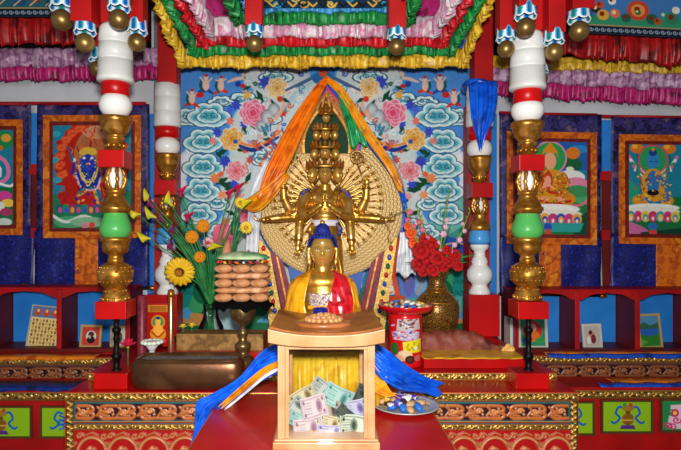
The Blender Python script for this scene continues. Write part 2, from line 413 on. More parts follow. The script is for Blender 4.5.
# makara scrolls
c.line([(240,146),(252,150),(264,146),(280,136)], [3,4.5,4,2], '#24398f', smooth=14)
c.line([(241,143),(254,146),(268,141),(282,130)], 2.2, '#f08a2c', smooth=14)
c.blob([(268,118,7,9),(274,110,6,7),(262,126,6,6)], [(0,'#6b7680'),(1,'#9aa5aa'),(4,'#cdd4d6')])
for i in range(26):
    x = 250+random.random()*34; y = 122+random.random()*48
    if x > 288-(y-120)*.4: continue
    c.line([(x,y),(x+random.uniform(-4,4),y+3),(x+random.uniform(-6,6),y+7)], random.choice([1.5,2.2]), random.choice(['#d8432f','#e56a3c','#3d6fb8','#f1b9a0','#2f7fa0']), smooth=6)
for i in range(7): c.spiral(290-i*5, 100+i*5+random.random()*8, 3.4, 1.1, 1.3, ['#cf5a46','#2f8fa8','#e9a08a','#e9e2d8'][i%4], i, 1)
c.line([(276,118),(284,106),(280,98)], [4,3,2], '#e8b69c', smooth=8); c.ell(280,99,3,3,'#d8432f')
# garuda
for i in range(9):
    a = 2.5+i*.1
    c.line([(316,76),(316+30*math.cos(a),76+22*math.sin(a)+i*2.2)], [3,2], ['#4a6f9e','#33507c'][i%2])
    c.line([(316+22*math.cos(a),76+15*math.sin(a)+i*1.9),(316+32*math.cos(a),78+24*math.sin(a)+i*2.4)], [2,1], ['#f2efe9','#c4503a'][i%2])
c.ell(319,78,7,6,'#2d6fae'); c.ell(323,73,4,4,'#d8562f')
# apsaras in the sky
def apsara(x, y, s, col, flip=1):
    c.line([(x-6*s*flip,y+8*s),(x,y+6*s),(x+7*s*flip,y+10*s)], [3*s,4*s,2*s], col, smooth=8)
    c.line([(x-4*s,y-3*s),(x-5*s,y+3*s),(x-2*s,y+9*s)], [2*s,2.5*s,1], '#1f5c40', smooth=8)
    c.ell(x,y+2*s,3*s,5*s,'#f0c6b4'); c.line([(x-2*s,y-1*s),(x-5*s*flip,y-5*s)], 1.6*s, '#f0c6b4')
    c.line([(x+2*s,y-1*s),(x+5*s*flip,y-4*s)], 1.6*s, '#f0c6b4')
    c.ell(x,y-5*s,2.2*s,2.6*s,'#f2cdbc'); c.ell(x,y-7*s,2*s,1.5*s,'#b5402c')
apsara(206,83,1.1,'#2a4c9e'); apsara(221,84,1,'#d83a2a',-1); apsara(192,97,1,'#d8352a'); c.ell(200,95,4,3,'#cf2a22')
c.line([(228,82),(236,79),(243,78)], [2,3.5,3], '#eecab8', smooth=8); c.ell(244,74,2.4,2.6,'#e9c2b0'); c.ell(238,84,3,3,'#2548a8'); c.ell(243,86,3,2,'#cf2a22')
c.mir = None
# the lower right of the painting: snow lion, red arc of a halo, blue robed figure
c.ell(388,285,26,26,'#2f8fb8'); c.poly([(366,300),(378,268),(398,272),(402,302)], '#3c6aa8')
c.blob([(386,280,8,8),(381,290,7,6),(391,290,7,5)], [(0,'#7f99a5'),(1,'#f1f3f2'),(6,'#ffffff')]); c.ell(384,278,1.4,1.4,'#111111'); c.ell(388,279,1.4,1.4,'#111111')
c.line([(382,272),(390,270),(396,276)], 2, '#1f7f7a', smooth=8); c.line([(380,290),(386,294),(393,292)], 1.2, '#c23a2c', smooth=6)
c.ell(415,278,16,34,'#5f8ad0'); c.line([(403,232),(395,252),(394,276),(399,300)], 5, '#ec5a36', smooth=14)
c.ell(420,282,7,14,'#7fb4e6'); c.ell(409,284,6,12,'#6c6fc4'); c.line([(418,270),(421,282),(417,294)], 1.5, '#d99a3c', smooth=8)
c.ell(406,276,2.5,6,'#e9a07c'); c.poly([(366,300),(470,296),(470,312),(366,312)], '#4fb3b0'); c.poly([(366,296),(405,296),(405,302),(366,303)], '#d9532f')
c.ell(222,236,7.5,8,'#e2728c'); c.noise(.03)
c.build('mural', 4.66, PAINT)
tag(bpy.data.objects['mural'], 'painted wall mural of scrolling clouds, peonies and sky dancers behind the golden statue', 'mural')

# ================================================================= THANGKAS
NAVY = mat('navy_damask', '#11134e', .42, var=['#1b2484', '#0d0e3a', '#26339a'], vscale=34, sheen=0, bump=.15, bscale=60)
PURP = mat('purple_brocade', '#241c56', .5, var=['#0c0d30', '#40337a', '#141c50', '#6a5070'], vscale=11, sheen=0, bump=.1)
ORNG = mat('orange_brocade', '#c25410', .38, var=['#df7418', '#a8430c', '#e88a24'], vscale=9, sheen=0, bump=.1)
MAR = mat('maroon_brocade', '#7a1a14', .5, var='#5a120e', vscale=24)
def hanging(px, label, x0, x1, y0, y1, o0, o1, q0, q1, p0, p1, r0, r1, s0, s1, paint, knobs, dy=0):
    d = 4.46
    t = thing('thangka', label, 'painted scroll', P((x0+x1)/2, y1, d), 'painted scrolls hanging on the back wall')
    def cloth(xa, ya, xb, yb, d, mm, name, wav=.006, hole=None):
        nx, nz = 26, 22; g = []
        for j in range(nz+1):
            row = []
            for i in range(nx+1):
                p = P(L(xa, xb, i/nx), L(ya, yb, j/nz)+dy*(L(xa, xb, i/nx)-x0)/100, d)
                p.y -= wav*math.sin(i*.9+j*.15+xa)+wav*.5*math.sin(j*.7+i*.3); row.append(p)
            g.append(row)
        return MB().grid(g).build(name, mm, t, solid=.003)
    cloth(x0, y0, x1, q1-6, d, PURP, 'upper_border'); cloth(x0-(2.5 if x0 > 36 and x0 < 60 else 0), q1-8, x1+(2.5 if x1 < 60 else 0), y1, d-.004, NAVY, 'lower_border')
    cloth(s0, q1, s1, y1-1, d-.014, ORNG, 'centre_strip', .0015)
    def frame(a, b, c_, e, w, dd, mm, name):
        mb = MB()
        for (xa, ya, xb, yb) in ((a,b,c_,b+w),(a,e-w,c_,e),(a,b+w,a+w,e-w),(c_-w,b+w,c_,e-w)):
            k = dy/100
            mb.prism([(xa,ya+k*(xa-x0)),(xb,ya+k*(xb-x0)),(xb,yb+k*(xb-x0)),(xa,yb+k*(xa-x0))][::-1], dd, .006)
        return mb.build(name, mm, t)
    frame(o0, q0, o1, q1, 6.5, d-.024, ORNG, 'orange_frame'); frame(o0+6.4, q0+6.4, o1-6.4, q1-6.4, 4.5, d-.028, MAR, 'maroon_frame')
    cc = Canvas(p0, r0, p1, r1, 2.2, '#1f7f9c'); paint(cc); cc.noise(.05, 2)
    k = dy/100
    def fn(co):
        X = co[..., 0]/d*F; co[..., 2] -= k*(X+CX-x0)*d/F*1.0; return co
    cc.build('painting', d-.03, PAINTC, t, hs=.002, fn=fn)
    mb = MB(); a = P(x0-1, y1+dy*0, d-.01); b = P(x1+1, y1+dy*(x1-x0)/100, d-.01); mb.tube([a, b], .012, 10); mb.build('rod', DARK, t)
    for kx in knobs:
        mb = MB(); q = P(kx, y1+dy*(kx-x0)/100, d-.02); q2 = q+Vector((.05 if kx > (x0+x1)/2 else -.05, 0, 0))
        mb.tube([q, L(q, q2, .3), L(q, q2, .5), q2], [.018, .024, .016, .02], 12); mb.build('rod_knob', GOLDC, t)
    mb = MB(); mb.tube([P(x0+4, y0, d-.01), P(x1-4, y0+dy*(x1-x0)/100, d-.01)], .01, 8); mb.build('top_rod', RED2, t)
    return t
def lotus(c, cx, cy, w, n=7, cols=('#c2307a','#1f8f5a','#e08a24','#2b4fb4')):
    c.ell(cx, cy-4, w*.52, 5, '#e9e4d4')
    for i in range(n):
        x = cx+(i-(n-1)/2)*w/n; c.ell(x, cy+1, w/n*.62, 5.5, cols[i%len(cols)]); c.ell(x, cy+2, w/n*.36, 3.6, cols[(i+2)%len(cols)]); c.ell(x, cy+3, w/n*.18, 2, '#f1d9c0')
def pt_wrath(c):
    c.poly([(40,195),(145,190),(145,240),(40,240)], '#1f7a52'); c.ell(70,222,16,6,'#4fa070'); c.line([(50,214),(66,222),(84,216),(104,224)], 3, '#d5dfd6', smooth=14)
    flame = []
    for i in range(40):
        a = PI/2+2*PI*i/40; r = 1+.13*(i%2)+.05*math.sin(i*2.1); flame.append((92+35*r*math.cos(a), 163-41*r*math.sin(a)))
    c.poly(flame, '#b31f16')
    for i in range(14):
        a = PI*(.05+i/14*1.15); x = 92+33*math.cos(a); y = 162-36*math.sin(a)
        c.blob([(x,y,5,4),(x+3,y-2,3.5,3)], [(0,'#d8401e'),(2,'#e8662e'),(4,'#c42a18')])
    c.ell(95,156,21,28,'#b06a42'); c.ell(95,156,17,24,'#a85f3c')
    c.ell(100,132,18,7,'#c78860'); c.line([(62,196),(90,206),(120,200)], [9,10,8], '#a51f1c', smooth=10); c.poly([(60,196),(124,192),(126,208),(60,208)], '#b8201c')
    c.line([(84,186),(76,199)], [8,4], '#1d2a86'); c.line([(94,186),(102,200)], [7,4], '#1f6f9a'); c.line([(78,196),(92,188),(98,203)], 3, '#d9a94a', smooth=8)
    c.ell(88,176,12,15,'#1c2f9c'); c.ell(88,162,8,9,'#2a3fb4'); c.ell(88,152,9,5,'#d8b03c'); c.ell(88,160,5.5,6,'#2434a4')
    for a in (-1, 1): c.line([(88+a*6,170),(88+a*15,174),(88+a*14,162)], [4.5,3.5,2.5], '#1c2f9c', smooth=8); c.ell(88+a*14,160,2,2,'#e8e0d0')
    c.line([(79,166),(82,178),(88,182),(95,178),(98,166)], 1.8, '#e6c14a', smooth=12); c.line([(76,176),(82,188),(96,189),(101,176)], 2, '#e7b9c8', smooth=12); c.line([(82,172),(88,186),(95,172)], 1.4, '#e6c14a', smooth=8)
    c.line([(72,160),(70,150),(66,146)], [3,2,1.5], '#1f5f94'); c.ell(84,158,1.6,1.2,'#f4f0e6'); c.ell(92,158,1.6,1.2,'#f4f0e6'); c.ell(88,164,2.6,1,'#d8322a')
    for i in range(70):
        x = 60+random.random()*66; y = 124+random.random()*80
        if (x-88)**2/150+(y-168)**2/420 < 1: continue
        c.line([(x,y),(x+random.uniform(-3,3),y-3),(x+random.uniform(-2,4),y-6)], [1.6,.7], random.choice(['#e86a2a','#d8381c','#8c120e','#c42a18']), smooth=5)
    for i in range(60): a = random.random()*6.3; q = random.random()**.5; c.line([(88+13*q*math.cos(a),172+19*q*math.sin(a))]*2, 1.5, random.choice(['#e6c14a','#1c2f9c','#2f8f5a','#d88aa8','#0f1a60','#e9e2d0']))
    for i in range(14): c.ell(76+random.random()*24, 186+random.random()*16, 2, 1.2, random.choice(['#d9a94a','#1f8f6a','#b8201c','#1c2f9c']), rot=random.random()*3)
    for i in range(9): c.ell(60+i*6.2, 209, 3.8, 5, ['#16607c','#1f8f5a','#a02a6a'][i%3]); c.ell(60+i*6.2, 210, 2, 3, ['#d84a8a','#2f5fc0','#d8a83c'][i%3])
    c.ell(90,222,20,5,'#7fb48a')
    c.ell(85,226,3,4,'#e07a96'); c.ell(92,225,3,3,'#d8433a')
    for x, y in [(56,134),(54,160),(128,140),(57,180)]: c.ell(x,y,5,3,'#2f9fb4')
def pt_monk(c):
    c.poly([(515,140),(600,140),(600,168),(515,172)], '#1f5fae'); c.ell(520,150,10,5,'#3d9fd0'); c.ell(580,148,10,4,'#2a86c8')
    c.poly([(515,205),(545,196),(600,188),(600,245),(515,245)], '#1d7a44'); c.poly([(570,200),(600,182),(600,206)], '#46ab6a')
    c.line([(560,203),(580,204),(592,194)], 2.5, '#e9708c', smooth=8); c.poly([(578,215),(600,205),(600,240),(572,240)], '#124a34')
    c.ell(573,163,9,7,'#1d5f3c'); c.ell(573,152,7,6,'#d87a24'); c.ell(571,176,14,7,'#e3e6e2'); c.ell(576,183,13,7,'#de84a6'); c.ell(578,190,12,6,'#3d8f56'); c.ell(570,168,4,2.5,'#e9e4d0')
    c.ell(550,157,17,17,'#e88aa8'); c.ell(550,157,15.4,15.4,'#2c9a50')
    c.ell(552,198,24,9,'#d8831f'); c.ell(551,186,15,18,'#d9921f'); c.ell(540,182,6,13,'#c9701a'); c.ell(563,184,6,13,'#c8781c')
    c.ell(548,180,5,9,'#cc3a22'); c.line([(540,172),(548,190),(561,192)], 3, '#c4341e', smooth=8); c.line([(536,198),(552,203),(570,200)], 2.5, '#b3241a', smooth=8)
    for i in range(40):
        c.line([(534+random.random()*34,170+random.random()*34),(536+random.random()*34,172+random.random()*32)][:1]*2, 1.6, random.choice(['#f3d060','#a8281c','#e8b23a','#356a3c']))
    c.ell(550,160,6,8.5,'#eea07e'); c.poly([(541,158),(543,150),(550,141),(557,150),(559,158),(556,152),(544,152)], '#e08a1e')
    c.line([(547,160),(549,160)], .8, '#3a2018'); c.line([(552,160),(554,160)], .8, '#3a2018'); c.line([(549,165),(552,165)], .9, '#b8382a')
    c.ell(546,184,3,3.5,'#eea07e'); c.ell(560,198,5,2,'#eea07e'); c.ell(545,198,5,2,'#eea07e')
    for i in range(90): a = random.random()*6.3; q = random.random()**.5; x = 551+21*q*math.cos(a); y = 186+17*q*math.sin(a); c.line([(x,y),(x+random.uniform(-2,2),y+random.uniform(-2,2))], 1.1, random.choice(['#f3d060','#a8281c','#e8b23a','#8a4a14','#c8561c','#356a3c']))
    c.ell(550,160,6,8.5,'#eea07e'); c.ell(548,180,3.2,5,'#eea07e'); c.line([(543,187),(548,182),(552,187)], 2.2, '#eea07e')
    c.ell(552,208,28,5,'#eef0ea'); lotus(c, 553, 217, 56, 7, ('#3a4fb8','#d8368c','#e8a43a','#b8406a'))
    c.poly([(524,222),(584,222),(580,231),(528,231)], '#2f9f9a'); c.ell(548,226,4,4,'#2b4fb4'); c.ell(548,232,3,4,'#d8433a')
def pt_blue(c):
    c.poly([(620,200),(690,195),(690,245),(620,245)], '#1a7040'); c.poly([(620,172),(640,188),(636,205),(620,205)], '#1f9a80')
    c.poly([(622,218),(642,226),(660,238),(690,232),(690,245),(622,245)], '#c86a9c'); c.poly([(640,232),(690,226),(690,245),(650,245)], '#143c2c')
    for x in (637, 669): c.ell(x,148,7,5,'#d87a24'); c.ell(x-2,146,3,2.4,'#f0b03a'); c.line([(x,154),(x+2,164)], 1.4, '#1d5f3c')
    for i, k in enumerate(['#d8709a','#f0e8e4','#2f8f5a','#d86a92','#f0e8e4','#3a4fb0','#2f8f5a']):
        for s in (-1, 1): c.line([(653,186-i*1.2),(653+s*13,174-i*2),(653+s*(24-i*1.6),156+i*3.4)], [3,3.5,3], k, smooth=10)
    c.ell(653,159,15,15,'#d8405a'); c.ell(653,159,13.6,13.6,'#2a9a58')
    c.ell(653,200,21,8,'#d8901f'); c.ell(653,184,12,16,'#d9962a'); c.ell(653,182,6.5,12,'#2a74b4')
    c.ell(653,160,6.4,8,'#2f84c4'); c.ell(653,152,4,3.5,'#1f3f8a'); c.ell(653,149,1.8,1.8,'#d8901f'); c.line([(650,161),(652,161)], .8, '#0f2038'); c.line([(655,161),(657,161)], .8, '#0f2038')
    c.line([(660,176),(667,190),(668,200)], [4,3.5,3], '#2a74b4', smooth=8); c.ell(653,192,6,3,'#15151f'); c.line([(646,198),(653,203),(664,200)], 3, '#2a74b4', smooth=8)
    for i in range(22): c.ell(636+random.random()*34, 176+random.random()*28, 1, 1, random.choice(['#f3d060','#a8481c','#e8b23a']))
    for i in range(80):
        a = random.random()*6.3; q = .5+.5*random.random(); x = 653+19*q*math.cos(a); y = 188+16*q*math.sin(a)
        c.line([(x,y),(x+random.uniform(-2,2),y+random.uniform(-2,2))], 1.1, random.choice(['#f3d060','#a8481c','#e8b23a','#1f5f9a','#8a2a1c','#2f8f5a']))
    c.ell(653,207,27,4,'#eef0ea'); lotus(c, 653, 215, 52, 7, ('#3aa0a4','#d8368c','#e8c43a','#c03a4a'))
    c.ell(653,226,5,4,'#2b6fb4'); c.ell(653,232,4,3,'#d8433a')
def pt_edge(c):
    c.poly([(-40,190),(20,186),(20,240),(-40,240)], '#1a7044'); c.ell(2,140,12,9,'#1d8a4a'); c.ell(6,138,5,4,'#e0a23a'); c.ell(-2,148,5,3,'#e06a24')
    c.line([(-20,150),(4,160),(8,176),(-4,186)], 4, '#e07aa8', smooth=12); c.line([(-24,158),(-2,166),(0,176)], 3, '#f0e8e4', smooth=10)
    c.ell(-12,175,12,18,'#1d2f96'); c.ell(4,196,8,5,'#d8409a'); c.ell(8,203,7,4,'#f1c84a'); c.ell(-3,206,8,5,'#e9e4d4'); c.ell(6,212,6,4,'#b03a6a')
    c.line([(-10,180),(8,186),(14,184)], 2.5, '#eef0ea', smooth=8); c.ell(4,222,8,4,'#c9d8cc')
hanging(0, 'far left scroll painting, cut by the photo edge, pink and green details on blue brocade', -62, 31, 104, 286, -56, 22.5, 119.5, 235, -46, 13, 130, 225, -36, -8, pt_edge, [22])
hanging(0, 'scroll of a dark blue wrathful deity within red flames, behind the left pillar', 37, 149.5, 104, 288, 43, 141, 115, 238, 53, 131, 125.5, 228, 75, 98, pt_wrath, [150])
hanging(0, 'scroll of a seated orange-robed lama with pointed hat before a green halo', 499.5, 601, 113, 294, 507, 597, 131, 243.5, 517, 587, 141, 233.5, 539, 561, pt_monk, [600], 1.6)
hanging(0, 'scroll of a seated blue buddha with rainbow rays, at the right photo edge', 611, 712, 116, 292, 619, 700, 134, 243.5, 629, 690, 144, 233.5, 656, 682, pt_blue, [607], 1.4)
# ribbons hanging in the gaps between scrolls
def gap_ribbon(px, y0, label, w=4.2, lean=0, yy=(113,164,175,238,262)):
    t = thing('hanging_ribbon', label, 'ribbon', P(px, yy[4], 4.48), 'ribbons between the scroll paintings')
    MB().prism([(px-w,yy[0]),(px+w,yy[0]),(px+w,yy[1]),(px-w,yy[1])][::-1], 4.47, .01).build('blue_length', BLUEW, t)
    MB().prism([(px-w-1,yy[1]),(px+w,yy[1]),(px+w,yy[2]),(px-w-2,yy[2]-1)][::-1], 4.455, .02).build('red_tab', RED2, t)
    MB().prism([(px-w,yy[2]),(px+w,yy[2]),(px+w-max(lean,0)*.5,yy[3]),((px-lean+1) if lean > 0 else px+w-1,yy[4]),((px-lean-1) if lean > 0 else px-w+1.5,yy[4]),(px-w-max(lean,0)*.4,yy[3])][::-1], 4.47, .01).build('maroon_tail', DRED, t)
    MB().prism([(px-w,yy[3]-10),(px+w-1,yy[3]-10),(px+w-1,yy[3]),(px-w,yy[3])][::-1], 4.455, .02).build('red_tab', RED2, t)
gap_ribbon(34, 0, 'thin blue and maroon ribbon between the two left scroll paintings', 3.2, 3)
gap_ribbon(606.5, 0, 'thin blue and maroon ribbon between the two right scroll paintings', 4.6, -3, (120,171,181,240,294))

# ================================================================= SIDE CABINETS (arched niches)
def niche_cabinet(name, label, xs, xe, yt, yb, zl):
    """xs: divider centres in px at the front plane d=4.2"""
    d0, d1 = 4.2, 4.5
    zt, zb = CZ-(yt-CY)*d0/F, CZ-(yb-CY)*d0/F
    X = [(x-CX)*d0/F for x in xs]
    t = thing(name, label, 'cabinet', ((X[0]+X[-1])/2, d0, 0))
    mb = MB(); bxw(mb, X[0], d0+.02, 0, X[-1], d1, zb-.03); mb.build('base', RED2, t, bevel=.004)
    mb = MB(); bxw(mb, X[0]-.02, d0-.01, zb-.03, X[-1]+.02, d1, zb); mb.build('shelf', DRED, t, bevel=.004)
    mb = MB(); bxw(mb, X[0]-.02, d0-.01, zt+.02, X[-1]+.02, d1, zt+.035); mb.build('top_board', RED2, t, bevel=.004)
    for i, x in enumerate(X):
        mb = MB(); bxw(mb, x-.016, d0, zb, x+.016, d1, zt+.02); p = mb.build('divider', DRED, t)
        mb = MB(); bxw(mb, x-.018, d0-.012, zb, x+.018, d0, zt+.02); mb.build('divider_face', RED2, p, bevel=.003)
    for a, b in zip(X[:-1], X[1:]):
        mb = MB(); bxw(mb, a+.02, d1-.03, zb, b-.02, d1-.01, zt+.02); mb.build('back_panel', BLUEW, t)
        # cusped arch
        n = 24; lo = []; 
        for i in range(n+1):
            u = i/n; e = min(u, 1-u)
            if e < .05: y = .062
            elif e < .3: y = .062-.042*math.sin((e-.05)/.25*PI/2)
            else: y = .020-.008*(e-.3)/.2
            lo.append((L(a+.02, b-.02, u), y))
        vs = []; 
        for x, y in lo: vs += [(x, d0-.008, zt+.02-y), (x, d0-.008, zt+.021), (x, d0+.012, zt+.02-y), (x, d0+.012, zt+.021)]
        fs = []
        for i in range(n):
            k = i*4; fs += [(k, k+4, k+5, k+1), (k+2, k+3, k+7, k+6), (k, k+2, k+6, k+4)]
        MB().add(vs, fs, False).build('arch', RED2, t)
    return t
niche_cabinet('niche_cabinet', 'red cabinet of arched blue niches below the left scroll paintings', [-78,-9,59.5,128], 0, 292, 348.5, 0)
niche_cabinet('niche_cabinet', 'red cabinet of arched blue niches below the right scroll paintings', [516,577,637,698], 0, 294, 349, 0)

# carved relief strips ------------------------------------------------------------
GB = '#5a3c12'
def gold_scroll(c, x0, x1, y0, y1, step=10):
    """gold leafy scroll on dark"""
    h = y1-y0; ym = (y0+y1)/2; i = 0; x = x0
    c.poly([(x0,y0),(x1,y0),(x1,y1),(x0,y1)], '#4a3110', metal=.3)
    c.line([(x0,y0+.6),(x1,y0+.6)], 1.1, '#c79a45', h=.5, metal=.7); c.line([(x0,y1-.6),(x1,y1-.6)], 1.1, '#a87c33', h=.5, metal=.7)
    while x < x1+step:
        s = 1 if i%2 else -1
        c.line([(x-step*.5,ym+s*h*.22),(x,ym-s*h*.2),(x+step*.5,ym+s*h*.22)], h*.28, '#cf9f45', smooth=7, h=.8, rnd=1.2, metal=.75)
        c.ell(x+step*.1, ym+s*h*.08, h*.2, h*.2, '#f0cd7c', h=1., rnd=1, metal=.75); c.ell(x-step*.3, ym-s*h*.18, h*.13, h*.13, '#dcb05a', h=.9, rnd=1, metal=.75)
        x += step; i += 1
def dragon_band(c, x0, x1, y0, y1, step=21, base='#c4763f', dark='#3a1420', hi='#d9925a'):
    c.poly([(x0,y0),(x1,y0),(x1,y1),(x0,y1)], dark); h = y1-y0; ym = (y0+y1)/2; x = x0+step*.5; i = 0
    K = dict(h=1., rnd=1.7)
    while x < x1+step*.5:
        f = 1 if i%2 == 0 else -1
        c.line([(x-step*.42*f,y0+h*.12),(x+step*.2*f,y0+h*.15),(x+step*.32*f,ym-h*.08),(x-step*.05*f,ym),(x+step*.34*f,ym+h*.12),(x+step*.2*f,y1-h*.12),(x-step*.45*f,y1-h*.14)], h*.2, base, smooth=26, **K)
        c.spiral(x-step*.14*f, ym-h*.05, h*.2, 1.1, h*.13, hi, 0, f, **K)
        c.line([(x-step*.5,ym+h*.22),(x-step*.32,ym-h*.1),(x-step*.46,y0+h*.2)], h*.15, base, smooth=8, **K)
        c.ell(x+step*.08*f, y0+h*.3, h*.09, h*.07, hi, h=1.2, rnd=1); c.line([(x-step*.2,y1-h*.3),(x+step*.1,y1-h*.26)], h*.14, base, **K)
        c.ell(x-step*.3*f, y1-h*.36, h*.09, h*.08, hi, h=1.2, rnd=1)
        x += step; i += 1
def slab(name, parent, px0, px1, z0, z1, dF, dB, m):
    mb = MB(); bxw(mb, (px0-CX)*dF/F, dF, z0, (px1-CX)*dF/F, dB, z1); return mb.build(name, m, parent, bevel=.004)
def zof(py, d): return CZ-(py-CY)*d/F

# side stepped altars -------------------------------------------------------------
BLUECL = SILK('blue_satin', '#0f3fae', ['#1a56d0', '#0b2f86'], .4)
NAVB = SILK('navy_satin', '#08256e', ['#0c3690', '#061a4c'], .45)
YELCL = SILK('golden_yellow_satin', '#e0a010', ['#f0bb2e', '#b87a08'], .35)
ORCL = SILK('orange_satin', '#dd6d0e', ['#ee8a1c', '#b84a08'], .35)
def side_altar(name, label, x0, x1, yo, inner):
    t = thing(name, label, 'stepped altar', ((x0+x1)/2*4/F-CX*4/F, 4, 0))
    # upper step (front 4.05), lower step (front 3.75)
    slab('upper_step', t, x0, x1, 0, zof(358+yo, 4.06), 4.07, 4.19, RED2)
    slab('lower_step', t, x0, x1, 0, zof(390+yo, 3.76), 3.775, 4.065, RED2)
    c = Canvas(x0, 357+yo, x1, 384+yo, 2, '#a01510')
    gold_scroll(c, x0, x1, 358+yo, 365+yo, 9); c.line([(x0,366+yo),(x1,366+yo)], 1, '#1d4a4a', h=.4)
    dragon_band(c, x0, x1, 367+yo, 379.5+yo, 17, '#8a4f2c', '#220a0c', '#a4643a')
    c.build('carved_upper_frieze', 4.068, CARVE, t, hs=.007)
    c = Canvas(x0, 392+yo, x1, 402+yo, 2, '#a01510'); gold_scroll(c, x0, x1, 392.5+yo, 400.5+yo, 12)
    c.build('carved_lower_trim', 3.77, CARVE, t, hs=.007)
    return t
tl = side_altar('stepped_altar', 'red stepped altar with carved friezes along the left wall', -90, 118, 0, 0)
tr = side_altar('stepped_altar', 'red stepped altar with carved friezes along the right wall', 528, 740, -2, 0)
def door_panel(parent, x0, x1, y0, y1, em):
    d = 3.765; c = Canvas(x0, y0, x1, y1, 2.4, '#8fbf1c')
    if em == 'vase' or em == 'knot':
        cx = (x0+x1)/2; cy = (y0+y1)/2
        for s in (-1, 1):
            c.line([(cx+s*4,cy-9),(cx+s*9,cy-10),(cx+s*12,cy-4),(cx+s*8,cy+1),(cx+s*13,cy+6),(cx+s*16,cy+5)], 2.2, '#1f5fc0', smooth=24, h=.5)
        if em == 'vase':
            c.ell(cx,cy+2,6,6,'#8a5a1c',h=1); c.poly([(cx-3,cy-10),(cx+3,cy-10),(cx+2,cy-3),(cx-2,cy-3)], '#6f4a18', h=1); c.ell(cx,cy-9,6,3,'#a8762a',h=1); c.line([(cx-6,cy+3),(cx+6,cy+3)], 1.2, '#d8b04a')
            c.poly([(cx-6,cy+8),(cx+6,cy+8),(cx+8,cy+12),(cx-8,cy+12)], '#5a2f80', h=1); c.ell(cx-3,cy-12,2,2,'#3f8f3c'); c.ell(cx+3,cy-12,2,2,'#b8402a')
        else:
            for q in range(-1, 2):
                c.line([(cx-7,cy+q*4-3),(cx+7,cy+q*4+3)], 1.8, '#1f5fc0', h=.6); c.line([(cx+7,cy+q*4-3),(cx-7,cy+q*4+3)], 1.8, '#2f74d8', h=.6)
    else:
        c.poly([(x0,y0),(x1,y0),(x1,y1),(x0,y1)], '#2a8a4c'); c.poly([(x0+8,y0+4),(x1,y0+2),(x1,y1),(x0+4,y1-3)], '#e9c6d4')
        for i in range(12): c.spiral(x0+5+random.random()*(x1-x0-6), y0+5+random.random()*(y1-y0-8), 4.5, 1.2, 1.3, random.choice(['#d8286c','#e0508a','#1f8a46']), random.random()*6, h=.4)
        c.ell(x0+12,y0+12,4,4,'#d8286c'); c.ell(x0+12,y0+12,2,2,'#f6d24a')
    p = c.build('green_panel', d, PAINT, parent, hs=.004)
    mb = MB(); fr = 1.8
    for (a, b, e, f) in ((x0-fr,y0-fr,x1+fr,y0),(x0-fr,y1,x1+fr,y1+fr),(x0-fr,y0,x0,y1),(x1,y0,x1+fr,y1)): mb.prism([(a,b),(e,b),(e,f),(a,f)][::-1], d-.015, .02)
    mb.build('panel_moulding', mat('dark_moulding', '#5a3a1e', .5), p)
door_panel(tl, -28, 29.5, 408, 437, 'vase'); door_panel(tl, 41, 92, 408, 437, 'knot')
door_panel(tr, 545, 593.5, 403.5, 434, 'knot'); door_panel(tr, 603.5, 652, 402, 432, 'vase'); door_panel(tr, 663, 712, 401, 431, 'flower')
# runners lying on the ledges
def runner(label, x0, x1, ya, yb, za, d0, d1, m, th=.012, name='cloth_runner'):
    n = 40; g = []
    X0, X1 = (x0-CX)*d0/F, (x1-CX)*d0/F
    rows = [(d1, 0), (L(d1, d0, .5), .003), (d0+.012, .004), (d0-.004, -.002), (d0-.008, -.02)]
    for k, (d, dz) in enumerate(rows):
        row = []
        for i in range(n+1):
            w = .0035*math.sin(i*.5+x0)+.001*math.sin(i*1.9); row.append((L(X0, X1, i/n), d+(-abs(w) if k > 2 else w), za+dz+th*.6+(.5*w if k < 3 else w*1.2)))
        g.append(row)
    o = MB().grid(g).build(name, m, solid=.004, origin=((X0+X1)/2, d0, za)); tag(o, label, 'cloth', 'cloth runners on the altar ledges'); return o
runner('narrow orange cloth along the ledge under the left niches', -80, 96, 0, 0, zof(358,4.06)+.001, 4.05, 4.17, ORCL)
runner('dark blue cloth strip on the lower step of the left side altar', -80, 92, 0, 0, zof(390,3.76)+.002, 3.78, 3.95, NAVB)
runner('orange cloth on the ledge below the right framed pictures', 545, 700, 0, 0, zof(356,4.06)+.001, 4.11, 4.18, ORCL)
runner('blue cloth edging the upper ledge of the right side altar', 548, 700, 0, 0, zof(356,4.06)+.001, 4.052, 4.10, BLUECL)
runner('orange cloth on the lower step at the far right', 612, 700, 0, 0, zof(388,3.76)+.002, 3.87, 4.0, ORCL)
runner('blue cloth strip on the lower step of the right side altar', 600, 700, 0, 0, zof(388,3.76)+.002, 3.79, 3.86, BLUECL)

# ================================================================= CENTRAL ALTAR
TT = .75
t = thing('altar_table', 'large red altar table with carved gold and wood friezes in the centre', 'altar', (0, 3.4, 0))
ALT = t
slab('table_body', t, 65.5, 578, 0, TT, 2.965, 4.30, RED)
c = Canvas(65, 392, 578.5, 478, 2, '#b3150f')
gold_scroll(c, 65, 578, 393, 401, 13)
for x0, x1 in ((66,74),(570,578)):
    c.poly([(x0,400),(x1,400),(x1,478),(x0,478)], '#5a3c12', metal=.3, h=.2)
    for y in range(402, 478, 6): c.line([(x0+1.5,y),(x1-2,y+2.5),(x0+2,y+5)], 2, '#dcae55', smooth=6, h=1, rnd=1, metal=.7)
c.poly([(74,401.5),(570,401.5),(570,422),(74,422)], '#1b5a5e', h=.6, rnd=.5)
dragon_band(c, 76.5, 567.5, 403.5, 420, 20.5, '#b8662f', '#2c0d1a', '#d08850')
c.H[int((420-392)*2):int((422-392)*2)] += .4
c.line([(74,421.3),(570,421.3)], 1.5, '#c9a868', h=1, metal=.5); c.line([(66,423.6),(578,423.6)], 1.2, '#16494e', h=.5)
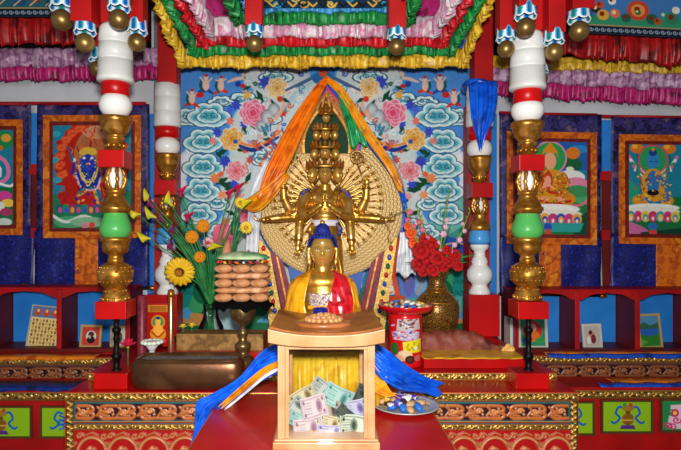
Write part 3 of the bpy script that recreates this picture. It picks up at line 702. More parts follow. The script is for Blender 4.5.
gold_scroll(c, 74, 570, 424.5, 430, 13)
c.poly([(74.5,430.5),(569.5,430.5),(569.5,478),(74.5,478)], '#a80c0c')
x = 92
while x < 560:
    for yy in (454,):
        for rr, wd, cc in ((14.5,3.4,'#b8713f'),(14.5,1,'#d09060')):
            c.line([(x+rr*math.cos(PI*2*i/26), yy+rr*1.15*math.sin(PI*2*i/26)) for i in range(27)], wd, cc, h=1.1, rnd=2)
        c.spiral(x, yy-2, 7.5, 1.4, 3, '#b06a3a', .5, 1, h=1, rnd=1.6); c.ell(x-2,yy-6,2,2,'#cf9058',h=1.2)
    for s in (-1, 1):
        c.spiral(x+s*12, 436, 4, 1.1, 2.0, '#b87444', 0, s, h=1, rnd=1.3)
        c.spiral(x+s*17, 444, 3, 1, 1.6, '#a8663a', 2, -s, h=.9, rnd=1.2)
    c.line([(x-6,435),(x,432.5),(x+6,435)], 1.6, '#b87444', h=1, rnd=1)
    x += 31
c.build('carved_front', 2.962, CARVE, t, hs=.010)
# step two
Z2 = zof(373, 3.2)
t = thing('altar_step', 'long low red step with gold leaf edge standing on the altar table', 'altar step', (0, 3.6, TT))
mb = MB(); bxw(mb, -1.335, 3.21, TT, 1.34, 4.3, Z2); mb.build('step_body', RED, t, bevel=.003)
c = Canvas(322-1.335*175, 373, 322+1.34*175, 381, 2, '#a01510'); gold_scroll(c, c.x0, c.x1, 373.3, 380.5, 12); c.build('carved_edge', 3.206, CARVE, t, hs=.006)
Z3 = .85
t = thing('altar_step', 'upper red step holding the statues and flower vases', 'altar step', (0, 3.9, Z2))
mb = MB(); bxw(mb, -1.0, 3.48, Z2, 1.22, 4.3, Z3); mb.build('step_body', RED, t, bevel=.003)
t = thing('altar_step', 'low red step under the yellow cloth at the right, in front of the vase', 'altar step', (.9, 3.39, Z2))
mb = MB(); bxw(mb, .60, 3.30, Z2+.001, 1.22, 3.479, Z3); mb.build('step_body', RED, t, bevel=.003)
# brocade covered plank behind the bread stand
m = MB(); m.box(P(176, 334, 3.55), P(266, 352.5, 3.72)); o = m.build('carved_plank', mat('gilt_wood', '#8a6230', .5, .15, var=['#6b4a20','#a87e44','#8a6230'], vscale=9, bump=.25), bevel=.006, origin=P(220,352,3.6)); tag(o, 'gilded wooden plank lying on the step behind the bronze censer', 'plank')
# front red table
t = thing('offering_table', 'glossy red table in front carrying the donation box', 'table', (0, 2.5, 0))
mb = MB()
bxw(mb, -.525, 2.02, TT-.04, .525, 2.945, TT-.001); mb.build('tabletop', RED, t, bevel=.008)
mb = MB(); bxw(mb, -.515, 2.04, .05, .515, 2.935, TT-.04); mb.build('apron', RED2, t, bevel=.005)
for s in (-1, 1):
    mb = MB()
    for i in range(60): mb.ell((s*.5265, 2.03+i*.0154, TT-.012), (.005,.0085,.007), 6)
    mb.build('beaded_edge', GOLDD, t)
# ================================================================= COLUMNS
def lathe_px(name, prof, px, d, m, parent, n=32, dy=lambda y: y, **k):
    mb = MB(); cx = (px-CX)*d/F
    mb.lathe([(max(r, .05)*d/F, CZ-(dy(y)-CY)*d/F) for y, r in prof], (cx, d), n); return mb.build(name, m, parent, **k)
def blk(name, px, d, y0, y1, hw, m, parent, dy=lambda y: y, **k):
    h = hw*d/F; cx = (px-CX)*d/F; mb = MB(); bxw(mb, cx-h, d-h, CZ-(dy(y1)-CY)*d/F, cx+h, d+h, CZ-(dy(y0)-CY)*d/F); return mb.build(name, m, parent, bevel=.004, **k)
def brackets(px, d, y0, y1, r, t, dy, n=8):
    h = d/F; mb = MB(); cx = (px-CX)*h
    for i in range(n):
        a = 2*PI*i/n+(PI*.5 if n == 6 else .39)+PI/6*0+.52; pts = []
        for q in range(9):
            u = q/8; rr = r*(.62+.42*math.sin(u*PI)); y = L(y0, y1, u); pts.append((cx+rr*h*math.cos(a), d+rr*h*math.sin(a), CZ-(dy(y)-CY)*h))
        mb.tube(pts, [1.8*h, 2.6*h, 1.8*h, 1.6*h, 2.4*h, 1.6*h, 1.9*h, 2.6*h, 1.8*h], 6)
    mb.build('scroll_brackets', GOLDC, t)
def relief_beads(mb, px, d, y, r, n, br, h, dy):
    cx = (px-CX)*h
    for i in range(n): a = 2*PI*i/n; mb.ell((cx+r*h*math.cos(a), d+r*h*math.sin(a), CZ-(dy(y)-CY)*h), br*h, 6)
def front_column(px, label, dy):
    d = 3.1; t = thing('altar_pillar', label, 'pillar', P(px, 391, d), 'front turned pillars'); h = d/F
    zt = Z = TT+.0
    lathe_px('white_drum', [(26,11),(27,14),(30,15.4),(42.5,16.3),(43.5,14.4),(44.5,14.4),(45.5,16.3),(59,16.8),(60,15.2),(61,15.2),(62,17),(77,17.2),(78,17.8),(81.5,17.8),(82.5,17),(83.5,13)], px, d, WHITEW, t, 40, dy)
    blk('red_shaft', px, d, -60, 26, 11, RED2, t, dy)
    lathe_px('red_collar', [(80,12),(81,13.6),(95,13.8),(97,11)], px, d, RED, t, 32, dy)
    lathe_px('white_ball', [(93,3),(94,8),(96,12),(100,15),(105,16),(110,15),(114,12.5),(116.5,9),(118,5)], px, d, WHITE, t, 36, dy)
    lathe_px('gold_cup', [(117,15),(118,16.2),(122.5,16.2),(123.5,14.4),(126,14.2),(127,13.2),(131,12.6),(135,10),(136.5,8),(138,9.4),(140,9.2),(141.5,7.2),(152,7)], px, d, GOLDC, t, 36, dy)
    mb = MB(); relief_beads(mb, px, d, 146, 8.2, 9, 2.4, h, dy); mb.build('neck_beads', GOLDC, t)
    blk('red_block', px, d, 151.5, 168.5, 12.6, RED, t, dy)
    lathe_px('white_core', [(168,5),(170,6.4),(178,7),(188,6),(190,5)], px, d, WHITE, t, 20, dy)
    brackets(px, d, 168.5, 190, 9.6, t, dy, 6)
    lathe_px('gold_skirt', [(188,6.4),(190,9.4),(193,9.6),(194,7.8),(197,8.6),(200,10),(203,12.4),(206,13.4),(207,15),(210,15.2),(211,13.6),(213,13.6)], px, d, GOLDC, t, 36, dy)
    lathe_px('green_vase', [(212,9.5),(213.5,11),(218,12),(223,14),(228,15.4),(232,15.2),(235.5,13.4),(238,11)], px, d, GREENP, t, 36, dy)
    lathe_px('gold_flare', [(237,13.8),(238.5,14.8),(241,14.8),(242,13.2),(246,13),(250,12.6),(252.5,11.2),(253.5,8.4),(255,7),(258,6.8),(259,7.8),(261,7.6),(264,7)], px, d, GOLDC, t, 36, dy)
    lathe_px('gold_pot', [(262,7),(263,10),(265,13.5),(269,16.2),(274,17.2),(279,16.6),(284,14),(287,11),(289,9.6)], px, d, GOLDC, t, 36, dy)
    mb = MB(); relief_beads(mb, px, d, 267, 15, 22, 1.1, h, dy); relief_beads(mb, px, d, 271, 16.6, 16, 1.3, h, dy); relief_beads(mb, px, d, 281, 15.8, 22, 1.1, h, dy); mb.build('pot_beading', GOLDC, t)
    lathe_px('gold_foot', [(288,9.6),(290,10.6),(294,12),(298,13.4),(300,14),(301,13)], px, d, GOLDC, t, 36, dy)
    mb = MB(); relief_beads(mb, px, d, 298, 13.2, 14, 1.8, h, dy); relief_beads(mb, px, d, 290.5, 10.6, 14, 1.1, h, dy); mb.build('foot_beading', GOLDC, t)
    blk('red_block', px+.5, d, 300, 317, 15.2, RED, t)
    lathe_px('iron_rod', [(316.5,3),(320,3),(321,2.6),(327,2.6),(328,4.2),(331,4.4),(333,3),(336,2.6),(339,3.4),(341,2.6),(352,2.6),(354,4.6),(357,5.2),(359,3.4),(368,3),(369,5),(370.5,5)], px+1, d, IRON, t, 20)
    h = 16.4*d/F; cx = (px-CX)*d/F; mb = MB(); bxw(mb, cx-h, d-.075, TT, cx+h, d+.075, zof(370, d)); mb.build('red_base', RED, t, bevel=.004)
    return t
front_column(115.5, 'left front pillar stacked of white drums, gold cups, green vase and red blocks on a black rod', lambda y: y)
front_column(527.5, 'right front pillar stacked of white drums, gold cups, green vase and red blocks on a black rod', lambda y: y+min(1, max(0, (262-y)/80))*1+min(1, max(0, (205-y)/60))*4+(2.5 if y < 100 else 0)-(1.5 if y > 280 else 0))
def back_column(px, label, dy):
    d = 4.09; t = thing('altar_pillar', label, 'pillar', P(px, 336, d), 'back turned pillars'); h = d/F
    blk('red_shaft', px+2, d, -60, 86, 9.2, RED2, t, dy)
    lathe_px('white_drum', [(84.5,11),(85.5,12.6),(97,12.8),(98,12.2),(99,13),(111,13),(112,12.4),(113,13.2),(126,13.4),(128,11)], px, d, WHITEW, t, 36, dy)
    lathe_px('red_collar', [(127,11.6),(138,11.4)], px, d, RED, t, 28, dy)
    lathe_px('white_ball', [(137,4),(139,9),(142,11.4),(146,12.2),(150,11.8),(153,10),(156,6)], px, d, WHITE, t, 32, dy)
    lathe_px('gold_cup', [(154,11.8),(157,12),(159,11),(164,10.6),(168,9),(171,6.6),(176,5.8),(182,5.6)], px, d, GOLDC, t, 32, dy)
    mb = MB(); relief_beads(mb, px, d, 175, 6.4, 8, 1.8, h, dy); mb.build('neck_beads', GOLDC, t)
    blk('red_block', px, d, 181, 195.5, 10.6, RED, t, dy)
    lathe_px('white_core', [(195,4),(198,5),(206,4.6),(211,4)], px, d, WHITE, t, 20, dy)
    brackets(px, d, 195.5, 211, 7, t, dy, 6)
    lathe_px('gold_skirt', [(210,5),(213,6.6),(215,6),(219,8),(223,10.4),(227,10.8),(228,10)], px, d, GOLDC, t, 32, dy)
    lathe_px('blue_vase', [(227,8.6),(229,9.4),(234,10),(239,11.2),(242,10.8),(245,8.4)], px, d, BLUEP, t, 32, dy)
    lathe_px('white_urn', [(244,8.6),(246,9.2),(249,8),(251,5.6),(256,5.6),(258,7),(262,8.2),(264,7.4),(266,8.6),(270,11.8),(275,12.6),(280,11.6),(283,8.6),(285,7.4),(287,8),(291,10.4),(294,10.8)], px, d, WHITE, t, 36, dy)
    bx = px-3 if px < CX else px+1
    cx = (bx-CX)*h; mb = MB(); bxw(mb, cx-14.5*h, d-.09, .852, cx+15.5*h, d+.09, zof(293.5, d)); mb.build('red_pedestal', RED, t, bevel=.004)
    return t
back_column(167.5, 'left rear pillar with white drums, gold cup and white urn beside the mural', lambda y: y)
back_column(479.5, 'right rear pillar with white urn base, a blue scarf tied round its drums', lambda y: y+(2.5 if 130 < y < 240 else 0)*1)

# ================================================================= HANGING POSTS WITH LOTUS TIPS AND BRASS BALLS
LW = mat('petal_white', '#e6eef2', .4); LB = mat('petal_blue', '#2f74c4', .4); LG = mat('petal_teal', '#2a9a84', .4); LC = mat('petal_light_blue', '#8ac6e6', .4)
def pendant(px, by, r, d, label, hw=None, ytop=-50, red=RED2):
    hw = hw or r*1.0; t = thing('hanging_post', label, 'carved post', P(px, by, d), 'hanging posts with brass balls'); h = d/F
    ly = by-r*1.05   # bottom of the lotus
    blk('post', px, d, ytop, ly-r*.9, hw, red, t)
    n, k = 96, 16; V_ = np.zeros((k, n+1, 3)); C_ = np.zeros((k, n+1, 4)); A_ = np.linspace(0, 2*PI, n+1); cx = (px-CX)*h
    for j in range(k):
        v = j/(k-1)                                  # 0 top, 1 flared bottom
        pet = A_*7/(2*PI)+.5; fu = np.abs((pet % 1)-.5)*2   # 0 petal axis, 1 between petals
        y = ly-r*1.45+r*1.55*v*(1-.16*fu**2); rad = r*(.98+.10*math.sin(v*PI*.9)+.36*max(0, v-.55)**1.2-.05*fu)
        V_[j, :, 0] = cx+rad*h*np.cos(A_-PI/2); V_[j, :, 1] = d+rad*h*np.sin(A_-PI/2); V_[j, :, 2] = CZ-(y-CY)*h
        odd = (np.floor(pet) % 2)[:, None]; core = np.where(odd > 0, np.array([lin(hx('#0f57b8'))]), np.array([lin(hx('#12806c'))]))
        q = fu+.55*abs(v-.5)**1.3*2*.5; white = np.array(lin(hx('#dfeaf0'))); lb = np.array(lin(hx('#4fa8d8')))
        col = np.where((q > .72)[:, None], white, np.where((q > .42)[:, None], lb, core)); 
        if v < .12 or v > .9: col = np.broadcast_to(white if v > .9 else lb, col.shape)
        C_[j, :, :3] = col
    mb = MB(); mb.grid([[tuple(p_) for p_ in row] for row in V_]); me = mb.mesh('lotus_bell'); at = me.color_attributes.new('paint', 'FLOAT_COLOR', 'POINT'); at.data.foreach_set('color', C_.astype(np.float32).ravel())
    link('lotus_bell', me, PAINT, t, solid=.003)
    mb = MB(); mb.ell(P(px, by, d), r*h, 28); mb.build('brass_ball', BRASS, t)
    return t
pendant(62, 20, 10.5, 3.0, 'hanging red post with brass ball at the far upper left corner')
pendant(85, 43, 9.5, 3.0, 'hanging red post with brass ball just left of the left white drums', 10.5)
pendant(119, 19.5, 10, 2.85, 'hanging brass ball directly in front of the top of the left pillar')
pendant(137, 42.5, 9, 3.06, 'hanging red post with brass ball right of the left white drums', 8.5)
pendant(98, 69, 8, 3.5, 'small brass ball half hidden behind the left white drums', 7)
pendant(254.5, 43.5, 8.3, 3.2, 'hanging red post with brass ball above the left part of the mural', 8.6)
pendant(396.5, 46.5, 8.3, 3.2, 'hanging red post with brass ball above the right part of the mural', 8.6)
pendant(506, 49, 8.5, 3.06, 'hanging red post with brass ball left of the right white drums', 8.5)
pendant(525.5, 27.5, 9.6, 2.85, 'hanging brass ball directly in front of the top of the right pillar')
pendant(554, 52, 8.8, 3.0, 'hanging red post with brass ball just right of the right white drums', 8.5)
pendant(579, 31, 9.8, 3.0, 'rightmost hanging red post with brass ball under the painted beam', 11)
pendant(541, 79, 6.5, 3.5, 'small ball hidden behind the right white drums', 6)
# red bracket beam
m = MB(); bxw(m, -1.35, 3.0, 3.15, -.92, 3.4, 3.3); o = m.build('bracket_beam', RED2, bevel=.005, origin=(-1.13,3.2,3.15)); tag(o, 'red bracket beam over the left pillar holding the hanging posts', 'beam')
m = MB(); bxw(m, .92, 3.0, 3.15, 1.42, 3.4, 3.3); o = m.build('bracket_beam', RED2, bevel=.005, origin=(1.13,3.2,3.15)); tag(o, 'red bracket beam over the right pillar holding the hanging posts', 'beam')

# ================================================================= VALANCES
def ruffle(name, label, paths, m, lam=.055, amp=.02, group=None, seed=0, nv=9, parent=None, scal=.02):
    """paths: list of (px, ytop, ybot, d) key points along the strip"""
    rnd = random.Random(seed); mb = MB()
    for keys in paths:
        T = [P(a, b, d) for a, b, c_, d in keys]; B = [P(a if len(k4) == 4 else k4[4], c_, d) for k4 in keys for a, b, c_, d in [k4[:4]]]
        seg = [0]
        for i in range(len(T)-1): seg.append(seg[-1]+(B[i+1]-B[i]).length)
        Ln = seg[-1]; n = max(12, int(Ln/lam*9)); ph = rnd.random()*6; rows = [[] for _ in range(nv+1)]
        wob = [rnd.uniform(.45, 1.6) for _ in range(int(Ln/lam)+7)]; phs = [rnd.uniform(-1.7, 1.7) for _ in wob]
        for i in range(n+1):
            s = Ln*i/n; j = max(k for k in range(len(seg)) if seg[k] <= s+1e-9); j = min(j, len(seg)-2); u = (s-seg[j])/(seg[j+1]-seg[j])
            top = L(T[j], T[j+1], u); bot = L(B[j], B[j+1], u)
            tan = (B[j+1]-B[j]); tan.z = 0; tan.normalize(); nrm = Vector((tan.y, -tan.x, 0))
            if nrm.y > 0 and abs(nrm.y) > .3: nrm = -nrm
            if abs(nrm.y) <= .3 and nrm.x*bot.x > 0: nrm = -nrm
            q = s/lam+.35*math.sin(s/lam*.9+ph)+.25*math.sin(s/lam*2.3+ph*2)+1; qi = min(int(q), len(wob)-2); w = L(wob[qi], wob[qi+1], q-qi); pp = L(phs[qi], phs[qi+1], q-qi)
            f = math.sin(2*PI*q+pp+ph); f2 = math.sin(4.3*PI*q+pp*2)
            for k in range(nv+1):
                v = k/nv; a = amp*w*(.35+.65*v)*(f*.8+.25*f2)
                p = L(top, bot, v); p = p+nrm*(a+amp*(1.2+.6*math.sin(v*PI)))+tan*(amp*.5*v*math.cos(2*PI*q+pp+ph)); p.z += -scal*v*v*w*(.5+.5*f)-scal*.5*v*math.sin(s*23+ph)*math.sin(s*9)
                rows[k].append(p)
        mb.grid(rows)
    o = mb.build(name, m, parent, solid=.002)
    if parent is None:
        c0 = sum((Vector(v.co) for v in o.data.vertices), Vector())/len(o.data.vertices)
        o.data.transform(Matrix.Translation(-c0)); o.location = c0; ORG[o.name] = c0
        tag(o, label, 'valance', group)
    return o
YEL = SILK('yellow_satin', '#e6b422', ['#f0cb3c', '#b9870f', '#eec02c'], .4, vscale=14)
GRN = SILK('green_satin', '#17803a', ['#1f9a48', '#0c5a26'], .42, vscale=14)
RDS = SILK('red_satin', '#c8101c', ['#dd2430', '#980814'], .4, vscale=14)
PNK = SILK('pink_white_satin', '#d9b9c4', ['#e8dfe2', '#d579a6', '#c9bfc4'], .45, vscale=9)
PPW = SILK('mauve_satin', '#a8749e', ['#cfacc6', '#84467a', '#b890ae'], .45, vscale=9)
MAG = SILK('magenta_satin', '#a50f5c', ['#c02074', '#74083c'], .4, vscale=14)
RDV = SILK('red_velvet_satin', '#8c070a', ['#b01014', '#5a0305'], .4, vscale=10)
BLU = SILK('light_blue_satin', '#2f8fd0', ['#55b0e6', '#1d6aa8'], .42, vscale=14)
def canopy(label, m, yb, xb, d, x0, y0t, hgt, lam, seed, amp=.028):
    """xb: left back corner px; (x0, y0t): where the side edge reaches the photo's top"""
    df = d-.72; r = MX-4
    ruffle('canopy_valance', label, [
        [(xb, yb-hgt, yb, d), (MX-xb, yb-hgt, yb, d)],
        [(xb, yb-hgt, yb, d), (x0, y0t-hgt*1.1, y0t, df), (x0-6, y0t-hgt*1.1-20, y0t-18, df-.2)],
        [(MX-xb, yb-hgt, yb, d), (MX-x0, y0t-hgt*1.1, y0t, df), (MX-x0+6, y0t-hgt*1.1-20, y0t-18, df-.2)]], m, lam, amp, 'canopy ruffles over the statue', seed)
canopy('lowest and outermost canopy ruffle in golden yellow satin', YEL, 68, 178, 3.98, 149, 4, 18, .058, 1)
canopy('lower of the two green canopy ruffles, directly above the yellow one', GRN, 56, 190, 3.92, 157, 0, 16, .055, 2)
canopy('bright red canopy ruffle between green and pink tiers', RDS, 47, 199, 3.86, 168, -2, 16, .06, 3)
canopy('pink and white satin canopy ruffle', PNK, 38, 207, 3.80, 180, -2, 20, .05, 4)
canopy('upper green canopy ruffle below the pale blue one', GRN, 25, 232, 3.72, 220, -4, 18, .05, 5)
canopy('topmost pale blue canopy ruffle', BLU, 12, 243, 3.64, 236, -8, 14, .05, 6, .015)
# ceiling board of the canopy
c = Canvas(225, -30, 421, 8, 1.5, '#14304a')
for i in range(22): c.spiral(232+i*9, -12+(i%3)*6+4, 5, 1.2, 1.6, ['#d8a83c','#2f9fc4','#1a1a20','#e0c060'][i%4])
for i in range(20): c.line([(228+i*10,2),(233+i*10,6.5),(238+i*10,2)], 1.6, ['#e0b040','#101014'][i%2])
o = c.build('canopy_board', 3.58, PAINT); tag(o, 'dark painted board with gilt scrolls above the canopy ruffles', 'painted board')
m = MB(); m.add([P(206,26,4.02),P(440,26,4.02),P(440,-60,4.02),P(206,-60,4.02)],[(0,1,2,3)],False); o = m.build('canopy_lining', MAG, solid=.01); tag(o, 'magenta cloth lining behind the canopy ruffles', 'cloth')
# side valances: left
G = 'ruffles on the side walls'
ruffle('wall_valance', 'dark red pleated valance at the upper left', [[(-40,17,46,4.05),(150,17,42,4.05)]], RDV, .07, .022, G, 11, scal=.03)
ruffle('wall_valance', 'mauve ruffle above the magenta one on the left wall', [[(-40,49,68,4.36),(160,49,66,4.36)]], PPW, .075, .022, G, 12)
ruffle('wall_valance', 'magenta ruffle on the left wall', [[(-40,62,81,4.39),(160,62,80,4.39)]], MAG, .05, .022, G, 13)
# right
ruffle('wall_valance', 'dark red pleated valance at the upper right', [[(545,33,54,4.05),(760,41,72,4.05)]], RDV, .07, .022, G, 14, scal=.03)
ruffle('wall_valance', 'narrow yellow ruffle under the right red valance', [[(492,56,67,4.30),(760,62,76,4.30)]], YEL, .06, .014, G, 15)
ruffle('wall_valance', 'mauve ruffle above the magenta one on the right wall', [[(486,62,82,4.36),(760,68,92,4.36)]], PPW, .075, .022, G, 16)
ruffle('wall_valance', 'magenta ruffle on the right wall', [[(486,76,95,4.39),(760,82,109,4.39)]], MAG, .05, .018, G, 17)
# painted beams
def beam(name, label, x0, x1, y0, y1, dy, side):
    c = Canvas(x0, y0, x1, y1, 2, '#3f78b8'); yb = y1-9
    if side < 0:
        c.poly([(x0,y0),(x1,y0),(x1,y1),(x0,y1)], '#2a5e6a')
        for i in range(9): c.ell(x0+12+i*16, yb-6-(i%3)*3, 6, 4, ['#7a3a2a','#2f8f8a','#b0a89a','#254a7a'][i%4]); c.line([(x0+6+i*16,yb-2),(x0+14+i*16,yb-9)], 1.5, '#c9b48a')
    else:
        c.poly([(x0,yb-9),(x1,yb-9),(x1,yb),(x0,yb)], '#2f8f6a')
        for i, (x, y, r, k) in enumerate([(596,8,5,'#2a2a30'),(603,14,6,'#d8a03c'),(600,4,4,'#c84a2a'),(615,12,5,'#e0704a'),(638,8,11,'#c8442a'),(638,8,7,'#e0904a'),(638,10,3,'#2f6f3a'),(626,16,5,'#1f5f4a'),(652,16,6,'#1f5f4a'),(664,12,4,'#2f8f9a'),(658,18,4,'#b0582a'),(672,14,7,'#2f7f5a'),(676,6,4,'#e6e6e0'),(612,0,4,'#e6e6e0'),(690,10,8,'#c8442a')]):
            c.ell(x, y-dy*(x-x0)/100*0, r, r*.9, k); c.ell(x-1, y-1, r*.4, r*.4, '#f0d8a0' if i%3 == 0 else '#7a2a1a')
    c.poly([(x0,yb),(x1,yb),(x1,y1),(x0,y1)], '#15202c'); c.line([(x0,yb+.5),(x1,yb+.5)], 1.2, '#b8a070')
    x = x0+3
    while x < x1: c.spiral(x, yb+4.6, 2.6, 1.1, 1.1, '#8fa0b4'); x += 6
    def fn(co):
        co[..., 2] -= dy/100*((co[..., 0]*F/3.98+CX)-x0)*3.98/F; return co
    t = thing(name, label, 'painted beam', P((x0+x1)/2, y1, 3.98))
    c.build('painted_face', 3.98, PAINT, t, fn=fn)
    mb = MB(); k = dy/100*(x1-x0); mb.prism([(x0,y0),(x1,y0+k),(x1,y1+k),(x0,y1)][::-1], 3.985, .05); mb.build('board', DARK, t)
beam('painted_beam', 'painted beam with a patterned lower edge at the upper left corner', -40, 74, -30, 16.5, 0, -1)
beam('painted_beam', 'painted beam with flowers and blue sky at the upper right corner', 588, 740, -40, 33, 5, 1)

# ================================================================= THOUSAND-ARMED STATUE
def head_mesh(mb, c, w, hgt, dpt, paints, n=40, yaw=0):
    """adds head verts; paints list collects rgba"""
    R = Matrix.Rotation(yaw, 3, 'Z'); m = n*2//3; vs = []; fs = []
    gold = (*lin(hx('#e6b254')), .65)
    for j in range(m+1):
        t = PI*j/m; el = PI/2-t
        for i in range(n):
            az = 2*PI*i/n-PI
            g = lambda a, e, sa, se: math.exp(-((az-a)/sa)**2-((el-e)/se)**2)
            r = 1+.20*g(0,-.12,.13,.13)+.10*g(0,.05,.1,.2)-.07*(g(.42,.12,.2,.13)+g(-.42,.12,.2,.13))+.045*(g(.42,.10,.16,.07)+g(-.42,.10,.16,.07))
            r += .06*g(0,-.40,.24,.05)+.045*g(0,-.5,.18,.05)-.03*g(0,-.45,.25,.02)+.07*g(0,-.8,.3,.18)+.03*(g(.6,-.25,.25,.25)+g(-.6,-.25,.25,.25))
            p = Vector((math.sin(az)*math.cos(el)*w*r, -math.cos(az)*math.cos(el)*dpt*r, math.sin(el)*hgt*r))
            if el < 0: p.x *= 1-.22*(-el/(PI/2))
            vs.append(Vector(c)+R@p); col = gold
            for s in (-1, 1):
                u, v = (az-s*.42)/.2, (el-.10)/.055
                if u*u+v*v < 1: col = (.8,.78,.7,0)
                if (u/.35)**2+(v/.9)**2 < 1: col = (.02,.02,.03,0)
                if abs(el-(.27-.12*((az-s*.42)/.3)**2)) < .03 and abs(az-s*.42) < .3: col = (.05,.02,.01,.1)
                if abs(el-(.155-.05*((az-s*.42)/.2)**2)) < .025 and abs(az-s*.42) < .22: col = (.05,.02,.01,.1)
            if abs(az) < .26 and abs(el+.44+.02*math.cos(az*12)) < .055: col = (.55,.03,.03,0)
            paints.append(col)
    for j in range(m):
        for i in range(n): fs.append(((j+1)*n+i, (j+1)*n+(i+1)%n, j*n+(i+1)%n, j*n+i))
    mb.add(vs, fs)
HEADM = vmat('painted_gilding', .3, .5)
def head_obj(name, heads, parent, n=40):
    mb = MB(); pc = []
    for (c, w, h, dp, yaw) in heads: head_mesh(mb, c, w, h, dp, pc, n, yaw)
    me = mb.mesh(name); a = me.color_attributes.new('paint', 'FLOAT_COLOR', 'POINT'); a.data.foreach_set('color', np.array(pc, np.float32).ravel())
    return link(name, me, HEADM, parent)
SD = 3.98; sh = SD/F
st = thing('deity_statue', 'tall golden thousand-armed deity with stacked heads before a round golden halo', 'statue', (P(325,330,SD).x, SD, Z3))
# halo disc
hd = 4.16; hc = (330.5, 203); R0 = 75.
c = Canvas(hc[0]-R0-1, hc[1]-R0-1, hc[0]+R0+1, hc[1]+R0+1, 2.6, '#d8b878', metal=.3)
rr = np.hypot(c.X-hc[0], c.Y-hc[1]); th = np.arctan2(c.Y-hc[1], c.X-hc[0])
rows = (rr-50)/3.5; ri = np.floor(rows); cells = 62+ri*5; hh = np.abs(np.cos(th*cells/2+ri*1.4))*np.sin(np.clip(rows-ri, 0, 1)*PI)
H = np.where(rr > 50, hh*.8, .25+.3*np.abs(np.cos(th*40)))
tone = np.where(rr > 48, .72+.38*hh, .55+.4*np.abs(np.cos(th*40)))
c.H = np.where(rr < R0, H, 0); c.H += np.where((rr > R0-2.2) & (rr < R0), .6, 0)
# gilding colour goes darker in the recesses of the relief
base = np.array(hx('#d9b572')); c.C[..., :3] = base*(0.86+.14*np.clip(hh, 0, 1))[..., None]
def disc_fn(co):
    X, Z = co[..., 0]-(hc[0]-CX)*hd/F, co[..., 2]-(CZ-(hc[1]-CY)*hd/F); q = np.hypot(X, Z); lim = R0*hd/F; s = np.where(q > lim, lim/np.maximum(q, 1e-6), 1)
    co[..., 0] = (hc[0]-CX)*hd/F+X*s; co[..., 2] = (CZ-(hc[1]-CY)*hd/F)+Z*s; return co
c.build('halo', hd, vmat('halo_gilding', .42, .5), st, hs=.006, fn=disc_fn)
mb = MB(); n = 72; mb.add([P(hc[0]+(R0+.5)*math.cos(2*PI*i/n), hc[1]+(R0+.5)*math.sin(2*PI*i/n), hd+.012) for i in range(n)]+[P(hc[0]+(R0+.5)*math.cos(2*PI*i/n), hc[1]+(R0+.5)*math.sin(2*PI*i/n), hd+.05) for i in range(n)], [tuple(range(n)), tuple(range(2*n-1, n-1, -1))]+[(i, (i+1)%n, n+(i+1)%n, n+i) for i in range(n)], False)
mb.build('halo_back', mat('halo_blue_rim', '#2a78d0', .4), st)
# radiating arms (about 90 separate small arms, two rings)
def small_arm(l):
    mb = MB(); mb.tube([(0,0,0),(l*.35,-.006,.0),(l*.72,-.012,0),(l*.86,-.012,0)], [.0085,.0075,.0052,.005], 6)
    mb.ell((l*.92,-.012,0), (.012,.004,.009), 8)
    for k in range(4): mb.tube([(l*.95,-.013,(k-1.5)*.0042),(l*1.03,-.013,(k-1.5)*.0058),(l*1.08,-.017,(k-1.5)*.0062)], [.0022,.002,.0013], 5)
    mb.tube([(l*.9,-.013,.006),(l*.96,-.015,.014)], [.0025,.0015], 5)
    return mb.mesh('radiating_arm')
Z0 = P(hc[0]-3, hc[1]-2, hd-.03)
for ring, (n, r0, l, dd) in enumerate(((46, 18, .26, 0), (42, 12, .19, -.025))):
    me = small_arm(l); me.materials.append(GOLD)
    for i in range(n):
        a = -PI*.62+i*(2*PI*.92)/(n-1)+(PI*.5) if False else 2*PI*(i+.5*ring)/n
        if abs(a-PI/2) < .5 or abs(a-1.5*PI) < .35: continue     # hidden behind head and legs
        o = bpy.data.objects.new('radiating_arm', me); COL.objects.link(o); o.parent = st
        o.location = Z0+Vector((math.cos(a)*r0*hd/F, dd, math.sin(a)*r0*hd/F))-ORG[st.name]; o.rotation_euler = (0, -a, 0); ORG[o.name] = Vector()
# mandorla arch and throne
fr = mat('arch_red_gold', '#a8201a', .4, .1, var=['#b8862a', '#8a1712', '#c89a3c'], vscale=45)
def arch_pts(hw, y0, ya, n=14, bulge=.1):
    left = [(326.5-hw*math.cos(u*PI/2)**.8*(1+bulge*math.sin(u*PI)), y0+(ya-y0)*u**.95) for u in [i/n for i in range(n+1)]]
    return left+[(653-x, y) for x, y in left[::-1][1:]]
for nm, hw, ya, dd, mm in (('arch_outer_band', 34, 82, 4.135, mat('arch_blue', '#2355b8', .4)), ('arch_pink_band', 32, 86, 4.125, mat('arch_pink', '#c8386c', .4)), ('arch_gold_band', 29.5, 91, 4.115, fr), ('arch_edge', 23.5, 101, 4.105, GOLDC), ('arch_green_field', 21.5, 104, 4.095, mat('arch_green', '#0a3a22', .7))):
    MB().prism(arch_pts(hw, 153, ya)[::-1], dd, .008).build(nm, mm, st)
def mir(p): return [(653-x+1.5, y) for x, y in p]
blue_th = MB().prism([(284,240),(370,240),(352,332),(300,332)][::-1], 4.22, .04).build('throne_back', mat('throne_blue', '#2a62c0', .45), st)
JG = mat('jewelled_gold', '#cfa852', .4, .55, var=['#b38c3a','#e0c380'], vscale=60, bump=.4, bscale=120)
BUR = mat('burgundy_band', '#7c1230', .45, var=['#95203f','#5e0c22'], vscale=30)
